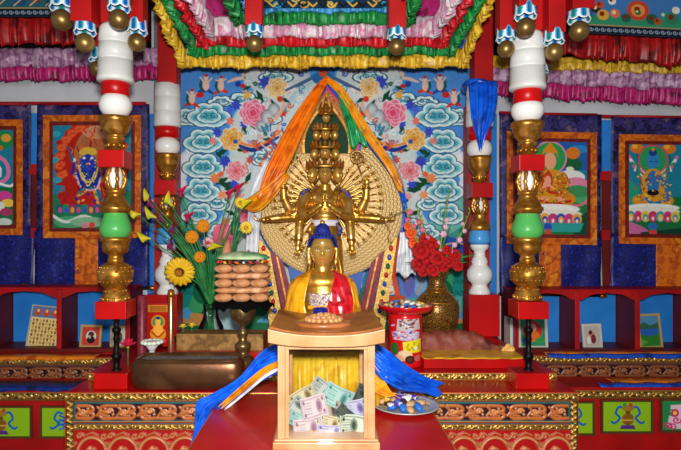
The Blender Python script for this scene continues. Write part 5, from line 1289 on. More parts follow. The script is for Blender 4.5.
silk('silk_scarf', 'green scarf strip at the left side of the arch', [(309,106,4.08),(300,124,4.08),(293,140,4.08),(289,158,4.08)], [(312,112,4.08),(304,128,4.08),(299,145,4.08),(294,160,4.08)], GRS, folds=1.5, amp=.006, group=KH, seed=5, nu=24, nv=12)
silk('silk_scarf', 'green scarf hanging at the right of the arch', [(337,92,4.0),(340,104,3.99),(346,124,3.98),(350,147,3.98)], [(342,90,4.0),(352,106,3.99),(361,126,3.98),(367,144,3.98)], GRS, folds=2.5, amp=.012, group=KH, seed=6, nu=30)
silk('silk_scarf', 'long blue and white scarf following the right rim of the halo', [(329,84,4.04),(344,98,4.02),(372,140,4.0),(398,176,4.05),(407,206,4.1),(404,232,4.1)], [(329,88,4.04),(340,101,4.02),(366,142,4.0),(392,178,4.05),(402,206,4.1),(401,232,4.1)], BLS2, folds=1.5, amp=.006, group=KH, seed=7, nu=50, nv=12)
silk('silk_scarf', 'thin red scarf strip beside the yellow one right of the arch', [(333,86,4.03),(350,102,4.0),(372,134,3.99),(388,160,3.99)], [(331,88,4.03),(347,104,4.0),(368,136,3.99),(384,162,3.99)], SILK('scarf_red','#c01424',['#d83040','#8c0c18'],.3), folds=1, amp=.006, group=KH, seed=8, nu=40, nv=8)
silk('silk_scarf', 'white scarf hanging left of the halo behind the marigolds', [(266,160,4.1),(256,180,4.1),(249,205,4.1),(246,252,4.1)], [(276,166,4.1),(270,185,4.1),(262,210,4.1),(258,256,4.1)], WHS, folds=3, amp=.012, group='white silk scarves', seed=9)
silk('silk_scarf', 'white scarf with grey fringe hanging right of the halo', [(400,232,3.98),(399,244,3.98),(397,258,3.98),(396,275,3.98)], [(410,232,3.98),(412,246,3.98),(414,260,3.98),(416,276,3.98)], WHS, folds=4, amp=.012, group='white silk scarves', seed=10, nu=24)
silk('silk_scarf', 'blue scarf tied round the drums of the right rear pillar', [(467,84,4.0),(468,98,3.97),(470,116,3.96),(474,132,3.96),(478,148,3.96)], [(496,83,4.0),(497,100,3.97),(494,118,3.96),(487,133,3.96),(481,150,3.96)], BLS2, folds=3.2, amp=.02, seed=11, nu=30)
mbk = MB(); n = 30; cxk = P(479.5,0,4.09).x; mbk.tube([(cxk+.112*math.cos(2*PI*i/n), 4.09+.112*math.sin(2*PI*i/n), zof(86,4.09)+.012*math.sin(2*PI*i/n*2)) for i in range(n+1)], .02, 8)
o = mbk.build('scarf_band', BLS2); o.parent = [x for x in COL.objects if x.get('label','').startswith('blue scarf tied')][0]; o.location = -ORG[o.parent.name]
# big blue scarves either side of the donation box
silk('silk_scarf', 'long blue scarf sweeping down from the stand to the left, past the censer', [(279,343,2.70),(262,352,2.71),(240,378,2.73),(214,394,2.74),(198,402,2.73),(196,425,2.72),(192,447,2.71)], [(279,372,2.68),(264,380,2.69),(246,392,2.70),(224,408,2.70),(214,420,2.70),(204,432,2.70),(193,449,2.70)], BLS2, folds=4.5, amp=.012, group='blue silk scarves', seed=12, nu=80)
silk('silk_scarf', 'yellow scarf edging beneath the left blue scarf', [(279,360,2.655),(262,369,2.665),(240,387,2.68),(221,404,2.68)], [(279,366,2.65),(265,374,2.66),(245,390,2.675),(224,407,2.675)], YLS, folds=2, amp=.006, group='yellow silk scarves', seed=13, nu=40)
silk('silk_scarf', 'thin white scarf edge along the left blue scarf', [(279,366.5,2.652),(265,374.5,2.662),(246,390.5,2.677),(226,407,2.677)], [(279,370,2.652),(265,378,2.662),(247,393,2.677),(227,409,2.677)], WHS, folds=1, amp=.003, group='white silk scarves', seed=21, nu=30, nv=6)
silk('silk_scarf', 'blue scarf falling to the right from behind the donation box', [(374,342,2.72),(388,352,2.72),(404,366,2.8),(422,377,2.88),(441,382,2.93)], [(374,372,2.68),(384,382,2.68),(400,391,2.72),(420,393,2.84),(438,398,2.9)], BLS2, folds=4.5, amp=.013, group='blue silk scarves', seed=14, nu=70)
silk('silk_scarf', 'yellow scarf under the right blue scarf beside the box', [(374,362,2.70),(380,372,2.69),(386,384,2.68),(392,394,2.67)], [(374,392,2.66),(380,395,2.66),(388,397,2.66),(398,397,2.66)], YLS, folds=3, amp=.008, group='yellow silk scarves', seed=15, nu=30)

# ================================================================= OBJECTS LEFT OF CENTRE
# bronze censer trough
t = thing('censer', 'large rectangular bronze incense trough with rounded corners on the left of the altar', 'censer', P(188, 391, 3.15))
CY0 = 3.17; cxw = P(188,0,3.05).x; zbq = TT
def rr_ring(hx_, hy_, z, n=40, e=.28):
    out = []
    for i in range(n):
        a = 2*PI*i/n; c_, s_ = math.cos(a), math.sin(a); out.append((cxw+hx_*math.copysign(abs(c_)**e, c_), 3.17*0+CYc+hy_*math.copysign(abs(s_)**e, s_), z))
    return out
CYc = 3.085; zt_ = zof(362, 2.98)
# sits on the altar table
rings = [rr_ring(.245,.07,zbq), rr_ring(.285,.098,zbq+.012), rr_ring(.298,.105,zbq+.06), rr_ring(.298,.105,zt_-.02), rr_ring(.288,.098,zt_-.004), rr_ring(.284,.094,zt_), rr_ring(.284,.094,zt_+.010), rr_ring(.274,.086,zt_+.010), rr_ring(.27,.083,zt_-.03)]
BRZ = mat('brown_bronze', '#7c5438', .26, .7, var=['#64422c','#8c6444'], vscale=4, bump=.08, bscale=20)
mb = MB(); mb.grid(rings, closed=True); mb.f.append(tuple(range(39,-1,-1))); mb.sm.append(False); mb.mi.append(0); mb.build('body', BRZ, t)
mb = MB(); rg = rr_ring(.271,.0835,zt_-.010); mb.v += rg; mb.f.append(tuple(range(40))); mb.sm.append(False); mb.mi.append(0); mb.build('ash', mat('grey_ash','#8f8c88',.9,var='#5c5a58',vscale=60,bump=.5), t)
# bread stack stand
SX = 243; SDp = 3.35; t = thing('offering_stand', 'tall brass pedestal bowl with a black cloth carrying the breads', 'stand', P(SX,366,SDp))
lathe_px('stem', [(366.5,10),(364,12),(361,12.4),(357,10),(353,5),(350,5.4),(347,8),(344,8),(341,4.6),(337,3.4),(334,5),(331,5),(329,3),(324,3)], SX, SDp, DBRASS, t, 28)
lathe_px('bowl', [(325,3),(323,6),(319,10.5),(313,12.4),(308,12.6),(307,12)], SX, SDp, DBRASS, t, 32)
rows = []; cxs = P(SX,0,SDp).x; nn = 60
for k in range(7):
    row = []; v = k/6
    for i in range(nn+1):
        a = 2*PI*i/nn; r = (S(29,SDp))*(min(1, .2+v) if k < 5 else 1.03+.02*v)*(1+.03*math.sin(a*9)); z = zof(300.8,SDp)-(0 if k < 4 else (k-3)*.011)*(1+.35*math.sin(a*8)+.2*math.sin(a*17)); row.append((cxs+r*math.cos(a), SDp+r*.8*math.sin(a), z))
    rows.append(row)
MB().grid(rows).build('black_cloth', mat('black_velvet','#060508',.9,spec=.1), t, solid=.006)
LOAF = mat('baked_dough', '#d49a6c', .5, var=['#b97a4a','#e4b48c'], vscale=16, bump=.05)
def loaf(l, r, f=.78):
    mb = MB(); n = 12; pts = []; rs = []
    for i in range(n+1):
        u = -1+2*i/n; pts.append((u*l/2, 0, 0)); rs.append(r*math.sqrt(max(.02, 1-abs(u)**5))*(1-.08*math.cos(u*PI)))
    mb.tube(pts, rs, 14); mb.v = [(x, y, z*f) for x, y, z in mb.v]; return mb.mesh('bread_loaf')
gs = S(1, SDp); lm = loaf(S(53,SDp), S(3.7,SDp)); lm.materials.append(LOAF); sm = loaf(.21, S(9.4,SDp), .48); sm.materials.append(LOAF)
zl = zof(301.5,SDp)+.005
lay = 0
names = ['bottom', 'second', 'third', 'fourth', 'fifth']
hts = [S(9*.5,SDp)*1.0, S(3.7*.78,SDp), S(9*.5,SDp), S(3.7*.78,SDp), S(9*.5,SDp)]
for li in range(5):
    hh2 = hts[li]*.96; zl += hh2
    for k in range(3):
        o = bpy.data.objects.new('bread_loaf', sm if li%2 == 0 else lm); COL.objects.link(o)
        if li%2 == 0: o.location = (cxs+(k-1)*S(17.6,SDp), SDp, zl); o.rotation_euler = (0, 0, PI/2)
        else: o.location = (cxs, SDp+(k-1)*.066, zl)
        ps = (['left','middle','right'] if li%2 == 0 else ['front','middle','back'])[k]
        tag(o, '%s baked bread roll in the %s layer of the bread stack' % (ps, names[li]), 'bread', 'stacked festival breads')
    zl += hh2
# top bun and sweets
mb = MB(); zz = zl; mb.lathe([(S(26,SDp),zz+.03),(S(27,SDp),zz+.036),(S(24,SDp),zz+.05),(S(16,SDp),zz+.066),(S(7,SDp),zz+.073),(.001,zz+.075)], (cxs, SDp), 36, .85)
o = mb.build('round_cake', mat('pale_green_icing','#a9c48a',.5,var=['#c9dcae','#4fa878'],vscale=9), origin=(cxs,SDp,zz+.03)); tag(o, 'round pale green topping cake crowning the bread stack', 'cake')
cand = ['#d8201c','#e8e6e0','#e06a1c','#2a6fd0','#f0c838','#c81a30']
def candy_mesh(r):
    mb = MB(); mb.ell((0,0,0), (r*1.3, r*.75, r*.6), 10)
    for s in (-1, 1):
        mb.grid([[(s*r*1.1, -r*.2, 0),(s*r*1.1, r*.2, 0)],[(s*r*2.0, -r*.8, r*.2),(s*r*2.0, r*.8, -r*.2)]])
    return mb.mesh('wrapped_candy')
cm = {}
def candy(loc, r, col, label, group, rz=None):
    k = (round(r,4), col)
    if k not in cm: me = candy_mesh(r); me.materials.append(mat('wrapper_'+{'#d8201c':'red','#e8e6e0':'white','#e06a1c':'orange','#2a6fd0':'blue','#f0c838':'yellow','#c81a30':'crimson','#5a2fa0':'purple','#c9a070':'tan','#4a2c1c':'brown','#3a9a4a':'green','#c04a8a':'pink'}[col], col, .25, coat=.5)); cm[k] = me
    o = bpy.data.objects.new('wrapped_candy', cm[k]); COL.objects.link(o); o.location = loc; o.rotation_euler = (random.uniform(-.3,.3), random.uniform(-.3,.3), random.uniform(0, PI) if rz is None else rz)
    tag(o, label, 'candy', group); return o
nm = {'#d8201c':'red','#e8e6e0':'white','#e06a1c':'orange','#2a6fd0':'blue','#f0c838':'yellow','#c81a30':'crimson','#5a2fa0':'purple','#c9a070':'tan','#4a2c1c':'brown','#3a9a4a':'green','#c04a8a':'pink'}
for i in range(22):
    a = 2*PI*i/22; cc_ = cand[(i*5)%6] if i%3 else '#d8201c'
    candy((cxs+S(24,SDp)*math.cos(a), SDp+S(20,SDp)*math.sin(a), zz+.012), .012, cc_, '%s wrapped candy between the top bread layer and the green cake' % nm[cc_], 'candies on the bread stack')
# gold picture of buddha, burgundy and copper incense rolls, lotus dish
d = 3.60
t = thing('prayer_card', 'small red and gold buddha picture standing behind the censer', 'picture', P(158,344,d))
c = Canvas(147.5, 304, 168, 346, 3, '#b3180f'); c.poly([(148,305),(167.5,305),(167.5,312),(148,312)], '#c98a2a'); 
for i in range(6): c.line([(150,306.5+i*.9),(166,306.5+i*.9)], .4, '#7a1a10')
c.ell(158,322,7,7,'#d8861c'); c.ell(158,322,5.4,5.4,'#2f8f4a'); c.ell(158,334,8,7,'#e0901c'); c.ell(158,330,5,6,'#f0a83c'); c.ell(158,321.5,2.8,3.6,'#f0b050'); c.ell(158,318,2,1.6,'#1f2f7a'); c.ell(158,341,8,2.4,'#d84a7c'); c.line([(152,332),(158,337),(164,332)], 1.6, '#b0381a', smooth=8)
c.build('picture', d, PAINT, t, hs=0)
MB().box(P(147,303.5,d+.003), P(168.5,346,d+.013)).build('backing', RED2, t)
def rod(name, label, px, y0, y1, r, d, m, cat, capm=None):
    t = thing(name, label, cat, P(px, y1, d)); lathe_px('body', [(y1,r),(y1-1,r),(y0+1,r),(y0,r*.8)], px, d, m, t, 20); return t
t = rod('incense_tube', 'burgundy cylinder of wrapped incense behind the censer at far left', 142, 295, 364, 4.6, 3.42, mat('burgundy_wrap','#8a2c3c',.4,var='#6a1c2c',vscale=30), 'incense tube')
t = rod('copper_tube', 'tall slim copper tube standing behind the censer', 171, 290, 365.5, 3.0, 3.38, mat('copper','#c98362',.25,.85), 'tube')
lathe_px('cap', [(297,3.5),(294,3.6),(290,3.2),(289,1)], 171, 3.38, GOLDC, t, 20)
t = thing('lotus_dish', 'white lotus-shaped dish on the rim of the censer', 'dish', P(154,346,3.3))
lathe_px('dish_cup', [(351,3),(347,5),(344,7.5),(341.5,9),(341,8)], 152, 3.28, WHITE, t, 24)
mb = MB()
for i in range(12): a = 2*PI*i/12; cc0 = P(152,342,3.28); mb.ell(cc0+Vector((math.cos(a)*.05, math.sin(a)*.05, 0)), (.017,.017,.012), 8)
mb.build('petals', mat('petal_pale_green','#dcebd8',.4), t)
lathe_px('dish_foot', [(362,3.5),(360,4),(351,2.5)], 152, 3.28, WHITE, t, 20)
# pink and yellow little flowers
def little_flower(px, py, d, r, m, label, n=9, zb_=None, core=None):
    t = thing('artificial_flower', label, 'flower', P(px, py, d)); mb = MB(); c0 = P(px, py, d)
    for k in range(2):
        for i in range(n):
            a = 2*PI*(i+.5*k)/n; R = Matrix.Rotation(a, 3, 'Z') @ Matrix.Rotation(-.5-.5*k, 3, 'Y'); mb.ell(c0+R@Vector((r*.55,0,0)), (r*.5, r*.2, r*.06), 8, R)
    mb.build('petals', m, t); mb = MB(); mb.ell(c0, r*.18, 8); mb.build('centre', core or YEL, t)
    if zb_ is not None: mb = MB(); mb.tube([c0, (c0.x, c0.y, zb_)], .004, 6); mb.build('stem', mat('leaf_green','#1f6b30',.5,var='#2f8a40',vscale=20), t)
    return t
PKF = mat('hot_pink_petals', '#d8204a', .5); YLF = mat('yellow_petals', '#e8c420', .5, var='#f0dc50', vscale=30)
little_flower(128, 347, 3.33, .055, PKF, 'pink artificial flower behind the left pillar base', zb_=Z2)
little_flower(183, 328, 3.62, .03, YLF, 'yellow flower lying left on the gilded plank', zb_=zof(334,3.62)); little_flower(192, 327, 3.62, .03, YLF, 'yellow flower lying beside the glass vase', zb_=zof(334,3.62))

# ---- vase with flowers, left
GRL = mat('leaf_green', '#1f6b30', .5, var='#2f8a40', vscale=20); LFD = mat('leaf_dark', '#17502a', .45, var='#2b7a3c', vscale=14)
VD = 3.80; t = thing('glass_vase', 'clear glass vase of stems standing in front of the mural on the left', 'vase', P(211,344,VD))
lathe_px('vase_body', [(344,9),(342,11),(334,13.5),(326,12),(318,8),(312,6.5),(305,8),(304,7.6)], 211, VD, GLASS, t, 28)
mb = MB()
for i in range(9): a = 2*PI*i/9; mb.tube([P(211,342,VD)+Vector((.04*math.cos(a),.04*math.sin(a),0)), P(211,310,VD)+Vector((.02*math.cos(a+2),.02*math.sin(a+2),0))], .004, 6)
st_ = mb.build('cut_stems', LFD, t)
VO = P(211, 308, VD)
def stem(parent, p, r=.004, sag=.03, o=None, m=GRL):
    o = o or VO; mid = L(o, p, .5)+Vector((-(p.x-o.x)*.18, 0, abs(sag))); mb = MB(); mb.tube(cr([o, mid, p], 10), r, 6); return mb.build('stem', m, parent)
def calla(px, py, d, r, m, lb, ang, o=None):
    p = P(px, py, d); t = thing('calla_lily', lb, 'flower', p, 'flowers in the left vase'); stem(t, p, o=o); rows = []
    R = Matrix.Rotation(ang, 3, 'Y')
    for k in range(7):
        v = k/6; row = []
        for i in range(17):
            a = 2*PI*i/16; rad = r*(.12+.75*v**1.6); row.append(p+R@Vector((rad*math.cos(a), rad*math.sin(a)*.8, r*(v*1.7-.6)+(r*.7*v*v*math.cos(a)))))
        rows.append(row)
    MB().grid(rows).build('trumpet', m, t, solid=.002)
CY_ = mat('calla_yellow', '#e6d420', .4, var=['#d8c41a','#b9c430'], vscale=20); CM_ = mat('calla_magenta', '#cf1a50', .4, var='#a8123c', vscale=20); CP_ = mat('calla_plum', '#5c1440', .4, var='#7c2058', vscale=20)
for px, py, ang, m_, lb in [(150,199,-.9,CY_,'yellow calla lily highest at the left by the gold skirt'),(137,214,-1.5,CY_,'leftmost yellow calla lily'),(153,216,-1.1,CY_,'yellow calla lily in front of the left rear pillar'),(170,203,-.5,CY_,'yellow calla lily right of the left rear pillar'),(147,238,-1.4,CY_,'lowest left yellow calla lily'),(211,248,1.0,CY_,'yellow calla lily leaning right above the bread stack'),(243,206,.6,CY_,'yellow flower trumpet near the knotted orange scarf'),
                      (181,194,.2,CM_,'magenta calla lily before the swirling clouds'),(187,219,.4,CM_,'magenta calla lily left of the orange marigolds'),(229,196,.2,CM_,'magenta calla lily near the orange scarf knot'),(238,190,.3,CM_,'small magenta calla lily beside the scarf knot'),
                      (152,206,-.6,CP_,'dark plum calla lily at the rear left pillar'),(163,221,-.5,CP_,'dark plum calla lily below the yellow ones'),(173,233,-.3,CP_,'dark plum calla lily among the long leaves'),(172,248,-.5,CP_,'lowest dark plum calla lily')]:
    calla(px, py, 3.74+random.uniform(-.05,.02), .042 if m_ is CY_ else .036, m_, lb, ang)
ORM = mat('marigold_orange', '#e88a0c', .6, var=['#f5a820','#c4660a'], vscale=90, bump=.6, bscale=150)
for px, py, r, lb in ((203,226,6.4,'highest orange marigold ball'),(192,237,6.4,'middle orange marigold ball'),(200,257,5.6,'lowest orange marigold ball among the leaves')):
    p = P(px, py, 3.72); t = thing('marigold', lb, 'flower', p, 'flowers in the left vase'); stem(t, p); mb = MB(); rp = r*3.72/F; mb.ell(p, rp*.92, 18)
    for k in range(130):
        z = 1-2*(k+.5)/130; a = k*2.4; s_ = math.sqrt(1-z*z); mb.ell(p+Vector((s_*math.cos(a), s_*math.sin(a), z))*rp*.9, rp*.16, 5)
    mb.build('bloom', ORM, t)
# daisy-type flowers
def daisy(px, py, d, r, n, m, core, lb, cr_=.4, o=None, tilt=.3, parent_group='flowers in the left vase', name='daisy'):
    p = P(px, py, d); t = thing(name, lb, 'flower', p, parent_group); stem(t, p+Vector((0,.02,0)), o=o); mb = MB(); Rt = Matrix.Rotation(tilt, 3, 'X')
    for k in range(2):
        for i in range(n):
            a = 2*PI*(i+.5*k)/n; R = Rt @ Matrix.Rotation(a, 3, 'Y') @ Matrix.Rotation(.15+.15*k, 3, 'Z'); mb.ell(p+R@Vector((r*.64,0,0)), (r*.38, r*.05, r*.13), 8, R)
    mb.build('petals', m, t); mb = MB(); mb.ell(p+Vector((0,-r*.06,0)), (r*cr_, r*.15, r*cr_), 14); mb.build('centre', core, t)
SFY = mat('sunflower_yellow', '#e8b010', .5, var='#f0c828', vscale=30)
daisy(179, 273, 3.72, S(16,3.72), 16, SFY, mat('sunflower_centre','#c9761a',.8,var='#8a4a10',vscale=80), 'large drooping sunflower between the white urn and the glass vase', .24, name='sunflower')
daisy(246, 228, 3.78, S(7,3.78), 12, YLF, ORM, 'yellow daisy in front of the white scarf', .3); daisy(240, 203, 3.78, S(6,3.78), 12, YLF, ORM, 'small yellow daisy below the scarf knot', .3)
daisy(208, 243, 3.78, S(6,3.78), 14, mat('carnation_pink','#eec4cc',.5,var='#e080a0',vscale=60), PKF, 'pale pink carnation between marigold and bread stack', .3, name='carnation')
# pink anthurium
p = P(223, 238, 3.85); t = thing('anthurium', 'pink heart-shaped anthurium above the bread stack', 'flower', p, 'flowers in the left vase'); stem(t, p)
rows = []
for k in range(9):
    v = k/8; rows.append([p+Vector((v*S(11,3.85)*math.cos(a)*(1-.12*math.cos(a*2)), -.01*v*v+.02*v*math.sin(2*a), v*S(14,3.85)*math.sin(a)*(1+.15*abs(math.cos(a))))) for a in [2*PI*i/24 for i in range(25)]])
MB().grid(rows).build('spathe', mat('spathe_pink','#d8607c',.4,var='#c84a68',vscale=8), t, solid=.003)
mb = MB(); mb.tube([P(224,262,3.80),P(227,250,3.80),P(228,240,3.80)], [.028,.032,.012], 12); mb.build('spadix', mat('peach_spadix','#dca080',.5,var='#c9805c',vscale=12), t)
# long leaves
def blade(parent, p, w_, o=None, m=LFD, bend=.0):
    o = o or VO; n = 12; mid = L(o, p, .5)+Vector((bend-(p.x-o.x)*.12, -.01, .02)); pts = [Vector(q_) for q_ in cr([o, mid, p], n+1)]; rows = []
    for i, q_ in enumerate(pts):
        u = i/n; ww_ = w_*math.sin(PI*min(1, .12+u*.88))**.7; tn = (pts[min(i+1,n)]-pts[max(i-1,0)]).normalized(); sd_ = tn.cross(Vector((0,1,0))).normalized(); rows.append([q_-sd_*ww_, q_+Vector((0,-ww_*.35,0)), q_+sd_*ww_])
    MB().grid(rows).build('long_leaf', m, parent, solid=.0015)
t = thing('leaf_bunch', 'bunch of long dark green leaves fanning out of the left vase', 'foliage', VO)
for px, py, w_ in [(152,212,.010),(164,216,.012),(172,210,.012),(180,222,.013),(186,205,.010),(170,250,.013),(190,262,.011),(250,262,.008),(160,236,.010)]:
    blade(t, P(px, py, 3.78+random.uniform(-.03,.06)), w_)
t = thing('leaf_bunch', 'upright green leaves right of the marigolds and above the bread stack', 'foliage', P(232,262,3.86))
for px, py, w_ in [(236,206,.016),(240,214,.018),(234,222,.018),(243,226,.015),(230,232,.016)]: blade(t, P(px, py, 3.86), w_, P(232, 262, 3.86))
mb = MB(); mb.tube([VO, P(222,285,3.84), P(232,262,3.86)], .007, 7); mb.build('stem', LFD, t)

# ================================================================= OBJECTS RIGHT OF CENTRE
VX = 437; VD2 = 3.75
t = thing('flower_vase', 'dark gold enamelled vase holding red flowers on the right of the altar', 'vase', P(VX,344,VD2))
CLO = mat('cloisonne', '#5c4020', .3, .5, var=['#1f1410','#a87c34','#3f1412','#8a6228'], vscale=42, kind='voronoi', bump=.2)
lathe_px('vase_body', [(344,12),(342,13),(337,12),(333,14),(325,19),(316,21.6),(308,22),(301,20.5),(295,16.5),(291,11.5),(288,9.5),(282,8),(278,8),(275,9.4),(272,11.6),(271,11)], VX, VD2, CLO, t, 40)
mb = MB()
for y_, r_ in ((291,11.6),(301,20.6),(328,18),(288,9.8)):
    n = 40; hq = VD2/F; c0 = P(VX,y_,VD2); mb.tube([c0+Vector((r_*hq*math.cos(2*PI*i/n), r_*hq*math.sin(2*PI*i/n), 0)) for i in range(n+1)], .005, 6)
mb.build('gold_rings', GOLDC, t)
RO = P(VX, 273, VD2)
RDF = mat('red_petals', '#a8030a', .75, var=['#bc0a12','#6c0206'], vscale=40); ORF = mat('orange_petals', '#dd4410', .5, var='#ea5e1c', vscale=30); PGF = mat('lilac_pink_petals', '#d89ab8', .5, var=['#e8bcd0','#c07a9c'], vscale=30); RPF = mat('rose_petals', '#d84a6c', .5, var='#e88098', vscale=30)
def rose(px, py, d, r, m, lb):
    r = r*.86; p = P(px, py, d); t = thing('red_bloom' if m is RDF else 'orange_bloom', lb, 'flower', p, 'flowers in the right vase'); mb = MB(); mb.ell(p, r*.55, 10)
    for k in range(3):
        n = 5+k*2
        for i in range(n):
            a = 2*PI*i/n+k+px; R = Matrix.Rotation(-.2, 3, 'X') @ Matrix.Rotation(a, 3, 'Y') @ Matrix.Rotation(.7-.3*k, 3, 'Z'); mb.ell(p+R@Vector((r*(.28+.26*k),-r*(.4-.15*k),0)), (r*.42, r*.07, r*.42), 8, R)
    mb.build('petals', m, t); stem(t, p+Vector((0,.02,0)), o=RO, sag=.01)
for i, (px, py, r) in enumerate([(421,251,9),(431,245,8),(427,261,9),(437,258,8),(419,264,8),(443,266,7),(433,270,7),(423,271,6),(455,255,6.5),(449,262,6),(458,266,5.5),(426,240,7),(447,250,5)]):
    rose(px, py, 3.68+.02*(i%3), S(r,3.7), RDF, 'red bloom %s of the right vase bouquet' % ['at the left edge','near the top middle','in the very middle','right of the middle','at the lower left','in the lower middle','just above the rim','at the bottom left by the rim','at the upper right','at the right','at the far lower right','at the top left','between the two gladiolus stems'][i])
for px, py, r, lb in ((411,233,6,'upper orange bloom at the left of the red bouquet'),(414,243,6,'lower orange bloom at the left of the red bouquet'),(408,226,4.5,'small orange bud at the far left of the red bouquet')): rose(px, py, 3.72, S(r,3.7), ORF, lb)
def gladiolus(pts, fl, m, lb, d=3.72):
    t = thing('gladiolus', lb, 'flower', P(*pts[-1], d), 'gladiolus spikes in the right vase'); P3 = [P(x, y, d) for x, y in pts]; mb = MB(); mb.tube(cr([RO]+P3, 20), [.006]*14+[.005,.005,.004,.004,.003,.002], 6)
    top = Vector(P3[-1])
    for i in range(5):
        q_ = L(top, P3[-2], i*.16); mb.tube([q_, q_+Vector((.012*(1 if i%2 else -1), 0, .02))], [.006,.002], 6)
    mb.build('stem', mat('bud_green','#8aa824',.5,var='#5f8a20',vscale=30), t); mb = MB()
    for x, y, r in fl:
        p = P(x, y, d-.02); rp = r*d/F
        for i in range(6):
            a = 2*PI*i/6+x; R = Matrix.Rotation(a, 3, 'Y') @ Matrix.Rotation(.55, 3, 'Z'); mb.ell(p+R@Vector((rp*.55,0,0)), (rp*.5, rp*.14, rp*.3), 7, R)
    mb.build('florets', m, t)
gladiolus([(440,250),(444,222),(449,192)], [(444,234,4.5),(438,243,4),(447,220,3),(441,252,4),(446,227,3.5)], PGF, 'tallest gladiolus spike with pale pink florets')
gladiolus([(448,254),(460,236),(470,210)], [(460,240,4),(455,245,3.5),(465,231,3),(451,251,3.5),(463,224,2.5)], PGF, 'gladiolus spike leaning right with pale pink florets')
gladiolus([(431,250),(424,228),(417,208)], [(423,230,3.5),(428,238,3.5),(419,222,3)], RPF, 'gladiolus spike leaning left with rose florets')
gladiolus([(422,250),(412,230),(405,206)], [(410,212,4),(408,220,3.5),(414,226,3)], RPF, 'leftmost rose pink gladiolus spike near the halo rim')
t = thing('leaf_bunch', 'narrow green leaves reaching right from the red bouquet', 'foliage', RO); blade(t, P(477,254,3.72), .008, RO, GRL, bend=.0); blade(t, P(468,262,3.72), .007, RO, GRL); blade(t, P(404,262,3.74), .008, RO, GRL); blade(t, P(452,222,3.74), .007, RO, GRL)

# candy tin tower
TX = 405; TD = 3.40
t = thing('candy_tin', 'red cylindrical candy tin with coloured label on the altar step', 'tin', P(TX,365,TD))
lathe_px('tin_body', [(364.6,16.5),(363,17.4),(361,16.6),(318,16.6),(316,17.2),(313,16),(311.5,15)], TX, TD, mat('tin_red','#d0141c',.22,.1,coat=.7), t, 40)
c = Canvas(388, 316, 422, 362, 2.4, '#d0141c')
c.poly([(397,317),(415,316),(417,327),(396,328)], '#bfb8b0'); 
for i in range(34): c.ell(398+random.random()*17, 317+random.random()*10, 1, .8, random.choice(['#4a3a60','#7a6a80','#e8e0d8','#8a2a3a']))
c.poly([(391,330),(406,326),(416,330),(415,338),(393,337)], '#b9b2c8')
for i in range(40): c.ell(392+random.random()*22, 329+random.random()*8, 1.1, .8, random.choice(['#5a4a9a','#d8d0e0','#8a5a8a','#e04a4a']))
c.line([(391,324),(394,323)], 1.5, '#c9c0e0'); c.poly([(401,339),(418,336),(418,349),(402,350)], '#e8d820')
for i in range(16): c.ell(404+random.random()*12, 339+random.random()*8, .8, .9, '#a8a010')
c.ell(394,346,4,6,'#2a6a2a'); c.ell(403,352,6,5,'#e8c9a0'); c.ell(398,355,4.5,3.5,'#dca97c'); c.ell(407,356,4,4,'#3a2018'); c.ell(407,356,2,2,'#5a3424'); c.ell(414,355,3.5,3,'#c8605a'); c.ell(412,345,2,1.6,'#e8e6e0')
cxt = P(TX,0,TD).x; rt = S(17.0,TD)
def wrapf(co):
    X = (co[..., 0]/(2/F)+CX-TX)/17.*1.25; a = np.clip(X, -1.35, 1.35); Zp = CY-(co[..., 2]-CZ)*F/2
    o_ = np.empty_like(co); o_[..., 0] = cxt+rt*np.sin(a); o_[..., 1] = TD-rt*np.cos(a); o_[..., 2] = CZ-(Zp-CY)*TD/F+.0; return o_
link('label', c.mesh('label', 2, 0, wrapf), vmat('printed_tin', .25, .6), t)
def sub_text(s, x, y, sz, m, par): text('lettering', s, (P(x,y,TD).x, TD-rt-.001, P(x,y,TD).z), sz, m, parent=None)
t = thing('offering_plate', 'shallow red plate heaped with sweets on top of the candy tin', 'plate', P(TX,311,TD))
lathe_px('plate_body', [(313,14),(311.4,22),(308,27),(305,28.4),(304.2,28),(307,25),(309,14)], TX+1, TD, MATS['tin_red'], t, 40)
def heap(cx_, cy_, z0, rx, ry, n, r, cols, where, grp, hgt=.03, seed=3):
    rd = random.Random(seed)
    for i in range(n):
        a = i*2.4; u = math.sqrt((i+.5)/n); x = cx_+rx*u*math.cos(a); y = cy_+ry*u*math.sin(a); z = z0+hgt*(1-u*u)*rd.uniform(.6,1)+r*.5; cc_ = cols[rd.randrange(len(cols))]
        o = candy((x, y, z), r, cc_, '%s wrapped candy %s' % (nm[cc_], where), grp)
SWC = ['#c9a070','#e8e6e0','#c9a070','#4a2c1c','#f0c838','#c04a8a','#2a6fd0','#c9a070']
heap(P(TX+1,0,TD).x, TD, zof(308.5,TD), .135, .13, 42, .016, SWC, 'heaped on the red plate above the tin', 'sweets on the red plate', .045)
